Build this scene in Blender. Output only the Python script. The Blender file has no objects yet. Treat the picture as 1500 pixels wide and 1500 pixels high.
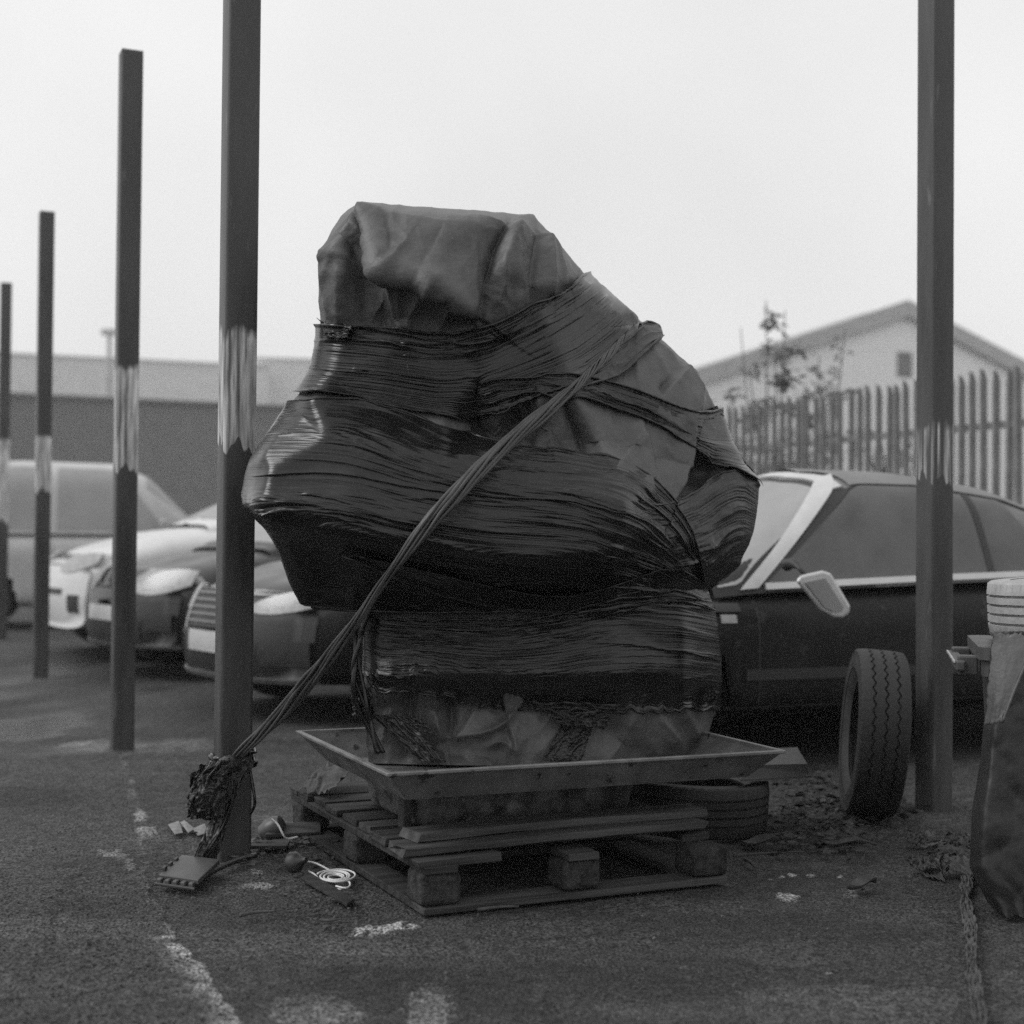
import bpy, bmesh, math, random
import numpy as np
from mathutils import Vector, Matrix
from mathutils.geometry import delaunay_2d_cdt

random.seed(7)
RNG = np.random.default_rng(11)
scene = bpy.context.scene
COL = scene.collection
rad = math.radians

# ------------------------------------------------------------------ camera
FPX = 1500 * 80.0 / 56.0
CAM_H = 1.05
PITCH, ROLL = rad(1.07), 0.0085
cam_data = bpy.data.cameras.new('camera')
cam_data.sensor_width = 56.0
cam_data.lens = 80.0
cam_data.clip_start = 0.05
cam_data.clip_end = 2000
cam_data.dof.use_dof = True
cam_data.dof.focus_distance = 4.5
cam_data.dof.aperture_fstop = 3.2
cam = bpy.data.objects.new('camera', cam_data)
COL.objects.link(cam)
RC = (Matrix.Rotation(rad(90) + PITCH, 3, 'X') @ Matrix.Rotation(ROLL, 3, 'Z'))
cam.matrix_world = Matrix.Translation((0, 0, CAM_H)) @ RC.to_4x4()
scene.camera = cam

# ------------------------------------------------------------------ sky, sun, exposure
SUN_AZ, SUN_EL = rad(-100), rad(46)          # azimuth from +Y, clockwise; low haze sun on the left
world = bpy.data.worlds.new('World')
scene.world = world
world.use_nodes = True
wn = world.node_tree
wn.nodes.clear()
sky = wn.nodes.new('ShaderNodeTexSky')
sky.sky_type = 'NISHITA'
sky.sun_disc = False
sky.sun_elevation = SUN_EL
sky.sun_rotation = SUN_AZ
sky.air_density = 1.0
sky.dust_density = 6.0
bw = wn.nodes.new('ShaderNodeRGBToBW')
mx = wn.nodes.new('ShaderNodeMix')
mx.data_type = 'RGBA'
mx.inputs['Factor'].default_value = 0.82
mx.inputs[7].default_value = (8.0, 8.0, 8.0, 1)      # even overcast cloud over the clear sky
wtc = wn.nodes.new('ShaderNodeTexCoord'); wnz = wn.nodes.new('ShaderNodeTexNoise')
wnz.inputs['Scale'].default_value = 2.2; wnz.inputs['Detail'].default_value = 4
wn.links.new(wtc.outputs['Generated'], wnz.inputs['Vector'])
wmr = wn.nodes.new('ShaderNodeMapRange'); wmr.inputs['From Min'].default_value = .3; wmr.inputs['From Max'].default_value = .7
wmr.inputs['To Min'].default_value = .88; wmr.inputs['To Max'].default_value = 1.06
wn.links.new(wnz.outputs['Fac'], wmr.inputs['Value'])
wmul = wn.nodes.new('ShaderNodeVectorMath'); wmul.operation = 'SCALE'
bg = wn.nodes.new('ShaderNodeBackground')
bg.inputs['Strength'].default_value = 0.128
wo = wn.nodes.new('ShaderNodeOutputWorld')
wn.links.new(sky.outputs[0], bw.inputs[0])
wn.links.new(bw.outputs[0], mx.inputs[6])
wn.links.new(mx.outputs[2], wmul.inputs[0]); wn.links.new(wmr.outputs[0], wmul.inputs['Scale'])
wn.links.new(wmul.outputs[0], bg.inputs['Color'])
wn.links.new(bg.outputs[0], wo.inputs['Surface'])

sun_data = bpy.data.lights.new('sun', 'SUN')
sun_data.energy = 1.5
sun_data.angle = rad(30)
sun_data.color = (1, 1, 1)
sun = bpy.data.objects.new('sun', sun_data)
COL.objects.link(sun)
sd = Vector((math.sin(SUN_AZ) * math.cos(SUN_EL), math.cos(SUN_AZ) * math.cos(SUN_EL), math.sin(SUN_EL)))
sun.rotation_euler = sd.to_track_quat('Z', 'Y').to_euler()
sun.location = sd * 50

scene.view_settings.view_transform = 'Standard'
scene.view_settings.look = 'None'
scene.view_settings.gamma = 1.0
scene.view_settings.exposure = 0.0
scene.view_settings.use_curve_mapping = False
scene.cycles.max_bounces = 14
scene.cycles.volume_bounces = 12
scene.cycles.use_denoising = False

# ------------------------------------------------------------------ projection helpers (used to lay things out)
RCn = np.array(RC)
def ray(px, py):
    px = np.asarray(px, float); py = np.asarray(py, float)
    d = np.stack([(px - 750) / FPX, (750 - py) / FPX, -np.ones_like(px)], -1)
    return d @ RCn.T
def U(px, py, Y):
    """world point seen at photo position (px,py) at distance Y in front"""
    d = ray(px, py)
    k = np.asarray(Y, float) / d[..., 1]
    p = d * k[..., None]
    p[..., 2] += CAM_H
    return p
def G(px, py, z=0.0):
    """world point on the horizontal plane z"""
    d = ray(px, py)
    k = (z - CAM_H) / d[..., 2]
    p = d * k[..., None]
    p[..., 2] += CAM_H
    return p
def PROJ(P):
    P = np.asarray(P, float).copy()
    P[..., 2] -= CAM_H
    c = P @ RCn
    return 750 + FPX * c[..., 0] / -c[..., 2], 750 - FPX * c[..., 1] / -c[..., 2]
YA = rad(24.0)                                # the yard's own direction
E1 = np.array([math.cos(YA), math.sin(YA), 0.0])
E2 = np.array([-math.sin(YA), math.cos(YA), 0.0])

# ------------------------------------------------------------------ noise
def _hash(ix, iy, seed):
    h = (ix.astype(np.int64) * 374761393 + iy.astype(np.int64) * 668265263 + seed * 144665) & 0xffffffff
    h = ((h ^ (h >> 13)) * 1274126177) & 0xffffffff
    return (h ^ (h >> 16)) & 0xffff
def perlin(x, y, seed=0):
    x, y = np.broadcast_arrays(np.asarray(x, float), np.asarray(y, float))
    x0 = np.floor(x); y0 = np.floor(y)
    fx = x - x0; fy = y - y0
    u = fx * fx * fx * (fx * (fx * 6 - 15) + 10); v = fy * fy * fy * (fy * (fy * 6 - 15) + 10)
    def g(dx, dy):
        a = _hash(x0 + dx, y0 + dy, seed) * (2 * math.pi / 65536)
        return np.cos(a) * (fx - dx) + np.sin(a) * (fy - dy)
    return ((g(0, 0) * (1 - u) + g(1, 0) * u) * (1 - v) + (g(0, 1) * (1 - u) + g(1, 1) * u) * v) * 1.5
def fbm(x, y, seed=0, oct=4):
    s = 0; a = 1.0; t = 0
    for k in range(oct):
        s = s + a * perlin(x * 2 ** k, y * 2 ** k, seed + 17 * k); t += a; a *= 0.5
    return s / t
def sst(a, b, x):
    t = np.clip((x - a) / (b - a), 0, 1)
    return t * t * (3 - 2 * t)

# ------------------------------------------------------------------ objects
def props(o, label=None, cat=None, group=None, kind=None):
    if label: o['label'] = label
    if cat: o['category'] = cat
    if group: o['group'] = group
    if kind: o['kind'] = kind
    return o
def empty(name, label, cat, M=None, group=None):
    o = bpy.data.objects.new(name, None)
    o.empty_display_size = 0.2
    COL.objects.link(o)
    if M is not None: o.matrix_world = M
    props(o, label, cat, group)
    o['_m'] = 0
    del o['_m']
    MW[o.name] = M.copy() if M is not None else Matrix.Identity(4)
    return o
MW = {}
def mesh_obj(name, V, F, mat, parent=None, smooth=True, world_space=True, uv=None, attr=None, sharp=None):
    """V (n,3) array, F quads (m,4) array or list of faces; world-space vertices are moved into the parent's frame"""
    V = np.asarray(V, float)
    if parent is not None and world_space:
        Mi = np.array(MWof(parent).inverted())
        V = V @ Mi[:3, :3].T + Mi[:3, 3]
    me = bpy.data.meshes.new(name)
    if isinstance(F, np.ndarray):
        k = F.shape[1]
        me.vertices.add(len(V)); me.vertices.foreach_set('co', V.ravel())
        me.loops.add(F.size); me.loops.foreach_set('vertex_index', F.ravel().astype(np.int32))
        me.polygons.add(len(F)); me.polygons.foreach_set('loop_start', np.arange(0, F.size, k, dtype=np.int32))
        me.polygons.foreach_set('loop_total', np.full(len(F), k, np.int32))
        me.update(calc_edges=True)
        me.validate()
    else:
        me.from_pydata([tuple(v) for v in V], [], [tuple(f) for f in F])
        me.update()
    if smooth:
        me.polygons.foreach_set('use_smooth', np.ones(len(me.polygons), bool))
    if uv is not None:
        l = me.uv_layers.new(name='UVMap')
        vi = np.empty(len(me.loops), np.int32); me.loops.foreach_get('vertex_index', vi)
        l.data.foreach_set('uv', np.asarray(uv, float)[vi].ravel())
    if attr is not None:
        for an, av in attr.items():
            a = me.attributes.new(an, 'FLOAT', 'POINT')
            a.data.foreach_set('value', np.asarray(av, np.float32))
    if mat is not None: me.materials.append(mat)
    o = bpy.data.objects.new(name, me)
    COL.objects.link(o)
    if parent is not None: o.parent = parent
    if sharp is not None:
        me.set_sharp_from_angle(angle=rad(sharp))
    return o
def MWof(o):
    M = Matrix.Identity(4)
    while o is not None:
        M = MW.get(o.name, Matrix.Identity(4)) @ M if o.parent is None else M
        o = o.parent
    return M
def grid_faces(nr, nc, wrap=False):
    r = np.arange(nr - 1)[:, None]; c = np.arange(nc if wrap else nc - 1)[None, :]
    c2 = (c + 1) % nc
    return np.stack([r * nc + c, r * nc + c2, (r + 1) * nc + c2, (r + 1) * nc + c], -1).reshape(-1, 4)
def bevel(o, w=0.004, seg=2, angle=35):
    m = o.modifiers.new('bevel', 'BEVEL'); m.width = w; m.segments = seg
    m.limit_method = 'ANGLE'; m.angle_limit = rad(angle)
    return o
BOXF = [(0, 3, 2, 1), (4, 5, 6, 7), (0, 1, 5, 4), (1, 2, 6, 5), (2, 3, 7, 6), (3, 0, 4, 7)]
def box_vf(c, s, R=None, jit=0.0):
    V = np.array([[x, y, z] for z in (-.5, .5) for x, y in ((-.5, -.5), (.5, -.5), (.5, .5), (-.5, .5))]) * np.array(s)
    if jit: V += RNG.uniform(-jit, jit, V.shape)
    if R is not None: V = V @ np.array(R).T
    return V + np.array(c), BOXF
RY = np.stack([E1, E2, [0, 0, 1]], 1)          # yard frame -> world
def box(name, c, s, mat, parent=None, R=None, bev=0.004, jit=0.0, smooth=False):
    V, F = box_vf(c, s, R, jit)
    o = mesh_obj(name, V, F, mat, parent, smooth=smooth)
    if bev: bevel(o, bev)
    return o
def tube_vf(path, r, n=8, closed_ends=True, twist=0.0):
    P = np.asarray(path, float); m = len(P)
    r = np.broadcast_to(np.asarray(r, float), (m,))
    T = np.gradient(P, axis=0); T /= np.linalg.norm(T, axis=1)[:, None] + 1e-12
    up = np.array([0.13, 0.21, 0.97])
    N = np.empty_like(P)
    nvec = np.cross(T[0], up); nvec /= np.linalg.norm(nvec)
    for i in range(m):
        nvec = nvec - T[i] * nvec.dot(T[i]); nvec /= np.linalg.norm(nvec) + 1e-12
        N[i] = nvec
    B = np.cross(T, N)
    a = np.linspace(0, 2 * math.pi, n, endpoint=False)[None, :] + twist * np.arange(m)[:, None]
    V = P[:, None] + r[:, None, None] * (np.cos(a)[..., None] * N[:, None] + np.sin(a)[..., None] * B[:, None])
    F = [tuple(f) for f in grid_faces(m, n, True)]
    if closed_ends:
        F.append(tuple(range(n))[::-1]); F.append(tuple((m - 1) * n + k for k in range(n)))
    return V.reshape(-1, 3), F
def merge(lst):
    Vs, Fs, k = [], [], 0
    for V, F in lst:
        Vs.append(np.asarray(V)); Fs += [tuple(int(i) + k for i in f) for f in F]; k += len(V)
    return np.concatenate(Vs), Fs
def resample(pts, n, smooth=0):
    P = np.asarray(pts, float)
    if smooth:
        for _ in range(smooth):                # Chaikin keeps the ends
            Q = [P[0]]
            for a, b in zip(P[:-1], P[1:]): Q += [a * .75 + b * .25, a * .25 + b * .75]
            Q.append(P[-1]); P = np.array(Q)
    d = np.r_[0, np.cumsum(np.linalg.norm(np.diff(P, axis=0), axis=1))]
    t = np.linspace(0, d[-1], n)
    return np.stack([np.interp(t, d, P[:, k]) for k in range(P.shape[1])], 1)
def lathe_vf(prof, n=48, axis='z'):
    """prof: list of (radius, height); ring round the z axis"""
    pr = np.asarray(prof, float); a = np.linspace(0, 2 * math.pi, n, endpoint=False)
    V = np.stack([pr[:, None, 0] * np.cos(a), pr[:, None, 0] * np.sin(a), np.broadcast_to(pr[:, None, 1], (len(pr), n))], -1)
    return V.reshape(-1, 3), [tuple(f) for f in grid_faces(len(pr), n, True)]

# ------------------------------------------------------------------ materials
def mk(name, col, rough=0.6, var=0.25, scale=6.0, bump=0.15, bscale=60.0, metal=0.0, spec=0.5,
       stretch=(1, 1, 1), coord='Object', detail=6.0, speck=None, bdist=0.01, rnd=0.0):
    m = bpy.data.materials.new(name); m.use_nodes = True
    nt = m.node_tree; N = nt.nodes; L = nt.links
    b = N['Principled BSDF']
    b.inputs['Metallic'].default_value = metal
    b.inputs['Specular IOR Level'].default_value = spec
    tc = N.new('ShaderNodeTexCoord'); mp = N.new('ShaderNodeMapping')
    mp.inputs['Scale'].default_value = stretch
    L.new(tc.outputs[coord], mp.inputs['Vector'])
    nz = N.new('ShaderNodeTexNoise'); nz.inputs['Scale'].default_value = scale
    nz.inputs['Detail'].default_value = detail; nz.inputs['Roughness'].default_value = 0.62
    L.new(mp.outputs[0], nz.inputs['Vector'])
    mr = N.new('ShaderNodeMapRange')
    mr.inputs['From Min'].default_value = 0.3; mr.inputs['From Max'].default_value = 0.7
    mr.inputs['To Min'].default_value = col * (1 - var); mr.inputs['To Max'].default_value = col * (1 + var)
    L.new(nz.outputs['Fac'], mr.inputs['Value'])
    out = mr.outputs[0]
    if speck:                                    # (scale, threshold, value) paler chips and dust
        n2 = N.new('ShaderNodeTexNoise'); n2.inputs['Scale'].default_value = speck[0]; n2.inputs['Detail'].default_value = 4
        L.new(mp.outputs[0], n2.inputs['Vector'])
        r2 = N.new('ShaderNodeMapRange'); r2.inputs['From Min'].default_value = speck[1]; r2.inputs['From Max'].default_value = speck[1] + (speck[3] if len(speck) > 3 else 0.06)
        L.new(n2.outputs['Fac'], r2.inputs['Value'])
        mi = N.new('ShaderNodeMix'); mi.data_type = 'FLOAT'
        L.new(r2.outputs[0], mi.inputs['Factor']); L.new(out, mi.inputs[2]); mi.inputs[3].default_value = speck[2]
        out = mi.outputs[0]
    if rnd:
        oi = N.new('ShaderNodeObjectInfo'); ro = N.new('ShaderNodeMapRange'); ro.inputs['To Min'].default_value = 1 - rnd; ro.inputs['To Max'].default_value = 1 + rnd
        L.new(oi.outputs['Random'], ro.inputs['Value']); mu = N.new('ShaderNodeMath'); mu.operation = 'MULTIPLY'
        L.new(out, mu.inputs[0]); L.new(ro.outputs[0], mu.inputs[1]); out = mu.outputs[0]
    L.new(out, b.inputs['Base Color'])
    rr = N.new('ShaderNodeMapRange'); rr.inputs['To Min'].default_value = max(0.02, rough - 0.1); rr.inputs['To Max'].default_value = min(1, rough + 0.1)
    rr.inputs['From Min'].default_value = 0.3; rr.inputs['From Max'].default_value = 0.7
    L.new(nz.outputs['Fac'], rr.inputs['Value']); L.new(rr.outputs[0], b.inputs['Roughness'])
    if bump:
        nb = N.new('ShaderNodeTexNoise'); nb.inputs['Scale'].default_value = bscale; nb.inputs['Detail'].default_value = 5
        L.new(mp.outputs[0], nb.inputs['Vector'])
        bp = N.new('ShaderNodeBump'); bp.inputs['Strength'].default_value = bump; bp.inputs['Distance'].default_value = bdist
        L.new(nb.outputs['Fac'], bp.inputs['Height']); L.new(bp.outputs[0], b.inputs['Normal'])
    m['b'] = 0
    return m
def film_mat(name, col, rough, fine=1.0):
    """stretched black polythene: fine creases run along U"""
    m = bpy.data.materials.new(name); m.use_nodes = True
    nt = m.node_tree; N = nt.nodes; L = nt.links; b = N['Principled BSDF']
    uv = N.new('ShaderNodeUVMap'); uv.uv_map = 'UVMap'
    def noise(sc, detail, stretch):
        mp = N.new('ShaderNodeMapping'); mp.inputs['Scale'].default_value = stretch
        L.new(uv.outputs[0], mp.inputs['Vector'])
        n = N.new('ShaderNodeTexNoise'); n.inputs['Scale'].default_value = sc; n.inputs['Detail'].default_value = detail
        L.new(mp.outputs[0], n.inputs['Vector']); return n
    n1 = noise(1.0, 4, (1.2, 170.0, 1)); n2 = noise(1.0, 5, (8, 8, 1)); n3 = noise(1.0, 6, (30, 60, 1))
    mr = N.new('ShaderNodeMapRange'); mr.inputs['From Min'].default_value = .35; mr.inputs['From Max'].default_value = .75
    mr.inputs['To Min'].default_value = col * .7; mr.inputs['To Max'].default_value = col * 1.9
    L.new(n2.outputs['Fac'], mr.inputs['Value']); L.new(mr.outputs[0], b.inputs['Base Color'])
    r = N.new('ShaderNodeMapRange'); r.inputs['From Min'].default_value = .35; r.inputs['From Max'].default_value = .7
    r.inputs['To Min'].default_value = rough - .08; r.inputs['To Max'].default_value = rough + .2
    L.new(n2.outputs['Fac'], r.inputs['Value']); L.new(r.outputs[0], b.inputs['Roughness'])
    b1 = N.new('ShaderNodeBump'); b1.inputs['Strength'].default_value = .45 * fine; b1.inputs['Distance'].default_value = .006
    L.new(n1.outputs['Fac'], b1.inputs['Height'])
    b2 = N.new('ShaderNodeBump'); b2.inputs['Strength'].default_value = .10 * fine; b2.inputs['Distance'].default_value = .004
    L.new(n3.outputs['Fac'], b2.inputs['Height']); L.new(b1.outputs[0], b2.inputs['Normal'])
    L.new(b2.outputs[0], b.inputs['Normal'])
    b.inputs['Specular IOR Level'].default_value = .48
    return m
def post_mat(name, zb, zt, cover):
    """dark paint with a bare primer band whose lower edge runs in drips"""
    m = mk(name, 0.045, 0.45, 0.55, 9, 0.12, 50, stretch=(1, 1, .16), speck=(30, .66, .10))
    nt = m.node_tree; N = nt.nodes; L = nt.links; b = N['Principled BSDF']
    src = b.inputs['Base Color'].links[0].from_socket
    tc = N.new('ShaderNodeTexCoord'); sp = N.new('ShaderNodeSeparateXYZ'); L.new(tc.outputs['Object'], sp.inputs[0])
    def noise(sc, st, det=3):
        mp = N.new('ShaderNodeMapping'); mp.inputs['Scale'].default_value = st; L.new(tc.outputs['Object'], mp.inputs['Vector'])
        n = N.new('ShaderNodeTexNoise'); n.inputs['Scale'].default_value = sc; n.inputs['Detail'].default_value = det
        L.new(mp.outputs[0], n.inputs['Vector']); return n.outputs['Fac']
    def math_(op, a, b_):
        n = N.new('ShaderNodeMath'); n.operation = op
        for i, x in enumerate((a, b_)):
            if isinstance(x, (int, float)): n.inputs[i].default_value = x
            else: L.new(x, n.inputs[i])
        return n.outputs[0]
    def step(x, a, w):
        r = N.new('ShaderNodeMapRange'); r.inputs['From Min'].default_value = a; r.inputs['From Max'].default_value = a + w
        L.new(x, r.inputs['Value']); return r.outputs[0]
    drip = math_('MULTIPLY', math_('SUBTRACT', noise(26, (1, 1, .02), 1), .5), .24)
    lowz = math_('ADD', sp.outputs[2], drip)
    topz = math_('ADD', sp.outputs[2], math_('MULTIPLY', math_('SUBTRACT', noise(16, (1, 1, .3)), .5), .14))
    inside = math_('MULTIPLY', step(lowz, zb, .008), math_('SUBTRACT', 1.0, step(topz, zt, .03)))
    streak = step(noise(48, (1, 1, .03), 5), 1 - cover, .18)
    mask = math_('MULTIPLY', inside, streak)
    pr = N.new('ShaderNodeMapRange'); pr.inputs['To Min'].default_value = .10; pr.inputs['To Max'].default_value = .78
    pr.inputs['From Min'].default_value = .3; pr.inputs['From Max'].default_value = .7
    L.new(noise(60, (1, 1, .09), 6), pr.inputs['Value'])
    mi = N.new('ShaderNodeMix'); mi.data_type = 'FLOAT'
    L.new(mask, mi.inputs['Factor']); L.new(src, mi.inputs[2]); L.new(pr.outputs[0], mi.inputs[3])
    L.new(mi.outputs[0], b.inputs['Base Color'])
    return m
M_film = film_mat('black_stretch_film', 0.006, 0.22)
M_film_dull = film_mat('dull_stretch_film', 0.016, 0.36, 1.2)
M_rope = film_mat('twisted_film', 0.05, 0.42, 1.0)
M_sheet = mk('dusty_tarpaulin', 0.080, 0.5, 0.6, 5, 0.22, 70, spec=.4, speck=(85, .66, .12))
M_sheet_dark = mk('black_plastic_sheet', 0.013, 0.5, 0.4, 7, 0.2, 30)
M_wood = mk('weathered_wood', 0.042, 0.8, 0.7, 22, 0.8, 60, stretch=(.07, 1, 1), spec=.2, rnd=.4)
M_wood2 = mk('grey_plank', 0.062, 0.8, 0.65, 22, 0.8, 60, stretch=(.07, 1, 1), spec=.2, rnd=.3)
M_chip = mk('particle_block', 0.036, 0.9, 0.7, 50, 0.7, 90, spec=.2)
M_tray = mk('galvanised_steel', 0.17, 0.5, 0.35, 9, 0.15, 30, metal=.35, speck=(22, .62, .05))
M_stone = mk('stained_concrete', 0.12, 0.85, 0.9, 11, 0.6, 40, speck=(13, .46, .03, .22), spec=.25)
M_rubber = mk('tyre_rubber', 0.026, 0.7, 0.3, 12, 0.2, 90, spec=.4)
M_rubber_pale = mk('dusty_tyre_rubber', 0.34, 0.8, 0.2, 14, 0.2, 90, spec=.3)
M_groove = mk('tyre_groove', 0.012, 0.9, 0.2, 12, 0, 90, spec=.2)
M_bin = mk('bin_plastic', 0.07, 0.5, 0.25, 7, 0.06, 60)
M_white_cord = mk('white_cord', 0.6, 0.5, 0.15, 20, 0, 20)
M_black_plastic = mk('black_plastic', 0.03, 0.45, 0.3, 20, 0.1, 80)
M_grey_plastic = mk('grey_plastic', 0.06, 0.45, 0.25, 9, 0.05, 60)
M_leaf = mk('dry_leaf', 0.055, 0.8, 0.6, 30, 0.2, 60, spec=.2)
M_twig = mk('twig', 0.07, 0.9, 0.4, 40, 0.3, 90, spec=.2)
M_foliage = mk('shrub_foliage', 0.15, 0.7, 0.4, 8, 0, 60, spec=.3)  # leaf colour lightened to stand for fog paleness
M_bark = mk('bark', 0.06, 0.9, 0.4, 20, 0.4, 40, spec=.2)
M_fence = mk('galvanised_pale', 0.15, 0.6, 0.3, 5, 0.1, 40)
M_paper = mk('paper_scrap', 0.2, 0.85, 0.3, 30, 0.3, 50, spec=.2)
M_rag = mk('grey_rag', 0.09, 0.85, 0.35, 18, 0.4, 120, spec=.2)
M_glass = mk('misted_glass', 0.085, 0.3, 0.25, 5, 0.0, 60, spec=.5)
M_glass_pale = mk('misted_windscreen', 0.27, 0.5, 0.12, 3, 0.0, 60, spec=.5)
M_paint_black = mk('dirty_black_paint', 0.009, 0.42, 0.5, 3, 0.03, 50, spec=.22, speck=(14, .62, .03))
M_paint_dark = mk('dark_car_paint', 0.013, 0.34, 0.3, 3, 0.0, 50)
M_paint_white = mk('white_car_paint', 0.55, 0.35, 0.08, 3, 0.0, 50)
M_paint_silver = mk('silver_car_paint', 0.42, 0.4, 0.1, 3, 0.0, 50)
M_chrome = mk('brushed_trim', 0.55, 0.35, 0.08, 10, 0.0, 50, metal=.3)
M_softtop = mk('soft_top_fabric', 0.20, 0.75, 0.18, 6, 0.2, 200, spec=.2)
M_lens = mk('lamp_lens', 0.32, 0.2, 0.2, 20, 0.1, 60)
M_plate = mk('number_plate', 0.42, 0.4, 0.15, 40, 0, 50)
M_slat = mk('grille_slat', 0.16, 0.4, 0.1, 10, 0, 50)
M_trim = mk('black_trim', 0.02, 0.5, 0.2, 10, 0.05, 60)
M_rim = mk('alloy_rim', 0.3, 0.4, 0.2, 10, 0.0, 60, metal=.4)
M_render = mk('pale_render_wall', 0.82, 0.85, 0.06, 2, 0.1, 20, spec=.2)  # pale wall, its colour lifted further in place of thicker fog
M_verge = mk('dark_verge_board', 0.38, 0.7, 0.2, 3, 0.05, 20)  # board colour lightened to carry the fog's paleness
M_shed = mk('dark_sheet_cladding', 0.14, 0.7, 0.15, 1.2, 0.0, 20)  # dark cladding, lightened a little: distance haze put into the colour
M_shed2 = mk('fog_paled_cladding', 0.60, 0.7, 0.12, 1.0, 0.0, 20)  # much of this paleness is fog put into the base colour
# ================================================================== SETTING
# ------------------------------------------------------------------ ground: one sheet, fine near the camera
def ground_axis(lo, hi, step, far):
    a = np.arange(lo, hi, step)
    out = []; s = step
    x = hi
    while x < far: out.append(x); s *= 1.16; x += s
    out.append(far)
    neg = []; s = step; x = lo - step * 1.16
    while x > -far: neg.append(x); s *= 1.16; x -= s
    neg.append(-far)
    return np.array(neg[::-1] + list(a) + out)
gx = ground_axis(-2.0, 2.2, 0.0095, 198.0)
gy = ground_axis(3.0, 6.6, 0.0105, 198.0)
GX, GY = np.meshgrid(gx, gy)
gpx, gpy = PROJ(np.stack([GX, np.maximum(GY, 1.5), np.zeros_like(GX)], -1))
near = sst(12, 7, np.hypot(GX, GY - 4.5))
def polyd(px, py, pts):
    """distance in photo units to a polyline and signed side (positive = right of it going down)"""
    best = np.full(px.shape, 1e9); side = np.zeros(px.shape)
    P = np.asarray(pts, float)
    for a, b in zip(P[:-1], P[1:]):
        ab = b - a; t = np.clip(((px - a[0]) * ab[0] + (py - a[1]) * ab[1]) / (ab @ ab), 0, 1)
        dx = px - (a[0] + t * ab[0]); dy = py - (a[1] + t * ab[1])
        d = np.hypot(dx, dy); s = np.sign(ab[1] * dx - ab[0] * dy)
        m = d < best; best = np.where(m, d, best); side = np.where(m, s, side)
    return best, side
edge = [(150, 1060), (185, 1100), (208, 1190), (214, 1290), (262, 1372), (312, 1440), (420, 1580)]
wx = gpx + 10 * perlin(gpx / 40, gpy / 18, 3) + 5 * perlin(gpx / 11, gpy / 6, 4)
wy = gpy + 5 * perlin(gpx / 30, gpy / 14, 5)
ed, es = polyd(wx, wy, edge)
left = (es < 0) & (gpy > 1050)
seam = 1290 - 0.09 * gpx + 5 * perlin(gpx / 50, 0 * gpx, 8)
roughzone = left * sst(-3, 3, wy - seam) * near
alb = np.full(GX.shape, 0.050)
alb += 0.014 * fbm(GX * 1.1, GY * 1.1, 21, 4) + 0.012 * fbm(GX * 4, GY * 4, 25, 3)
alb += 0.006 * left * near
alb -= 0.004 * roughzone
strip = np.exp(-(ed / np.where(gpy > 1370, 26, 7)) ** 2) * (es < 0.5) * sst(-.25, .3, fbm(gpx / 40, gpy / 16, 33, 3) + .25 * (gpy > 1380)) * (gpy > 1100) * np.where(gpy > 1360, 1.0, .45)
alb += 0.24 * strip * near
crack = np.exp(-((wy - seam) / 2.2) ** 2) * left * (gpx < 190) * near
alb *= 1 - 0.75 * crack
paint = np.zeros_like(alb)
for cx, cy, rx, ry, ang, amp in [(560, 1356, 46, 7, -.10, .34), (1153, 1307, 17, 6, .15, .42), (1188, 1276, 7, 2.5, 0, .35), (1160, 1276, 5, 2, 0, .35),
        (1146, 1278, 4, 2, 0, .35), (1128, 1283, 3, 2, 0, .3), (1230, 1278, 5, 2.5, 0, .3), (168, 1247, 22, 6, .1, .18), (190, 1262, 8, 9, 0, .15),
        (630, 1470, 32, 34, .8, .16), (462, 1478, 64, 25, 0, .085), (1245, 1300, 12, 6, .2, .12), (205, 1190, 9, 8, 0, .14), (215, 1212, 14, 7, 0, .12),
        (376, 1272, 12, 4, 0, .16), (380, 1292, 22, 6, 0, .12), (1000, 1408, 5, 2, 0, .2), (1214, 1420, 4, 2, 0, .2), (110, 1086, 20, 4, 0, .12)]:
    dx = gpx - cx; dy = gpy - cy
    q = np.hypot((dx * math.cos(ang) + dy * math.sin(ang)) / rx, (-dx * math.sin(ang) + dy * math.cos(ang)) / ry)
    q = q + .55 * perlin(gpx / 13, gpy / 6, 44) + .3 * perlin(gpx / 5, gpy / 3, 45)
    paint = np.maximum(paint, amp * sst(1.05, .75, q))
alb += paint * near
q = np.hypot((gpx - 462) / 64, (gpy - 1478) / 25) + .06 * perlin(gpx / 20, gpy / 9, 46)
alb += near * (.07 * np.exp(-((q - .95) / .07) ** 2) - .03 * np.exp(-((np.hypot((gpx - 448) / 64, (gpy - 1474) / 25)) / .16) ** 2))
# rubbed pale concrete strip between the second and third posts, wet pale patches further off
conc = sst(10, 4, np.abs(wy - 1088)) * (gpx > 120) * (gpx < 318)
alb += .075 * conc
wet = np.maximum(sst(.05, .4, fbm(gpx / 140, gpy / 24, 61, 3)) * (gpx < 260) * sst(1150, 1060, gpy), 0) * sst(820, 900, gpy)
wet = np.maximum(wet, sst(.0, .25, .25 - np.hypot((gpx - 20) / 130, (gpy - 1068) / 30) + .35 + .3 * fbm(gpx / 50, gpy / 12, 62, 3)) * (gpy > 1000))
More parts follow.
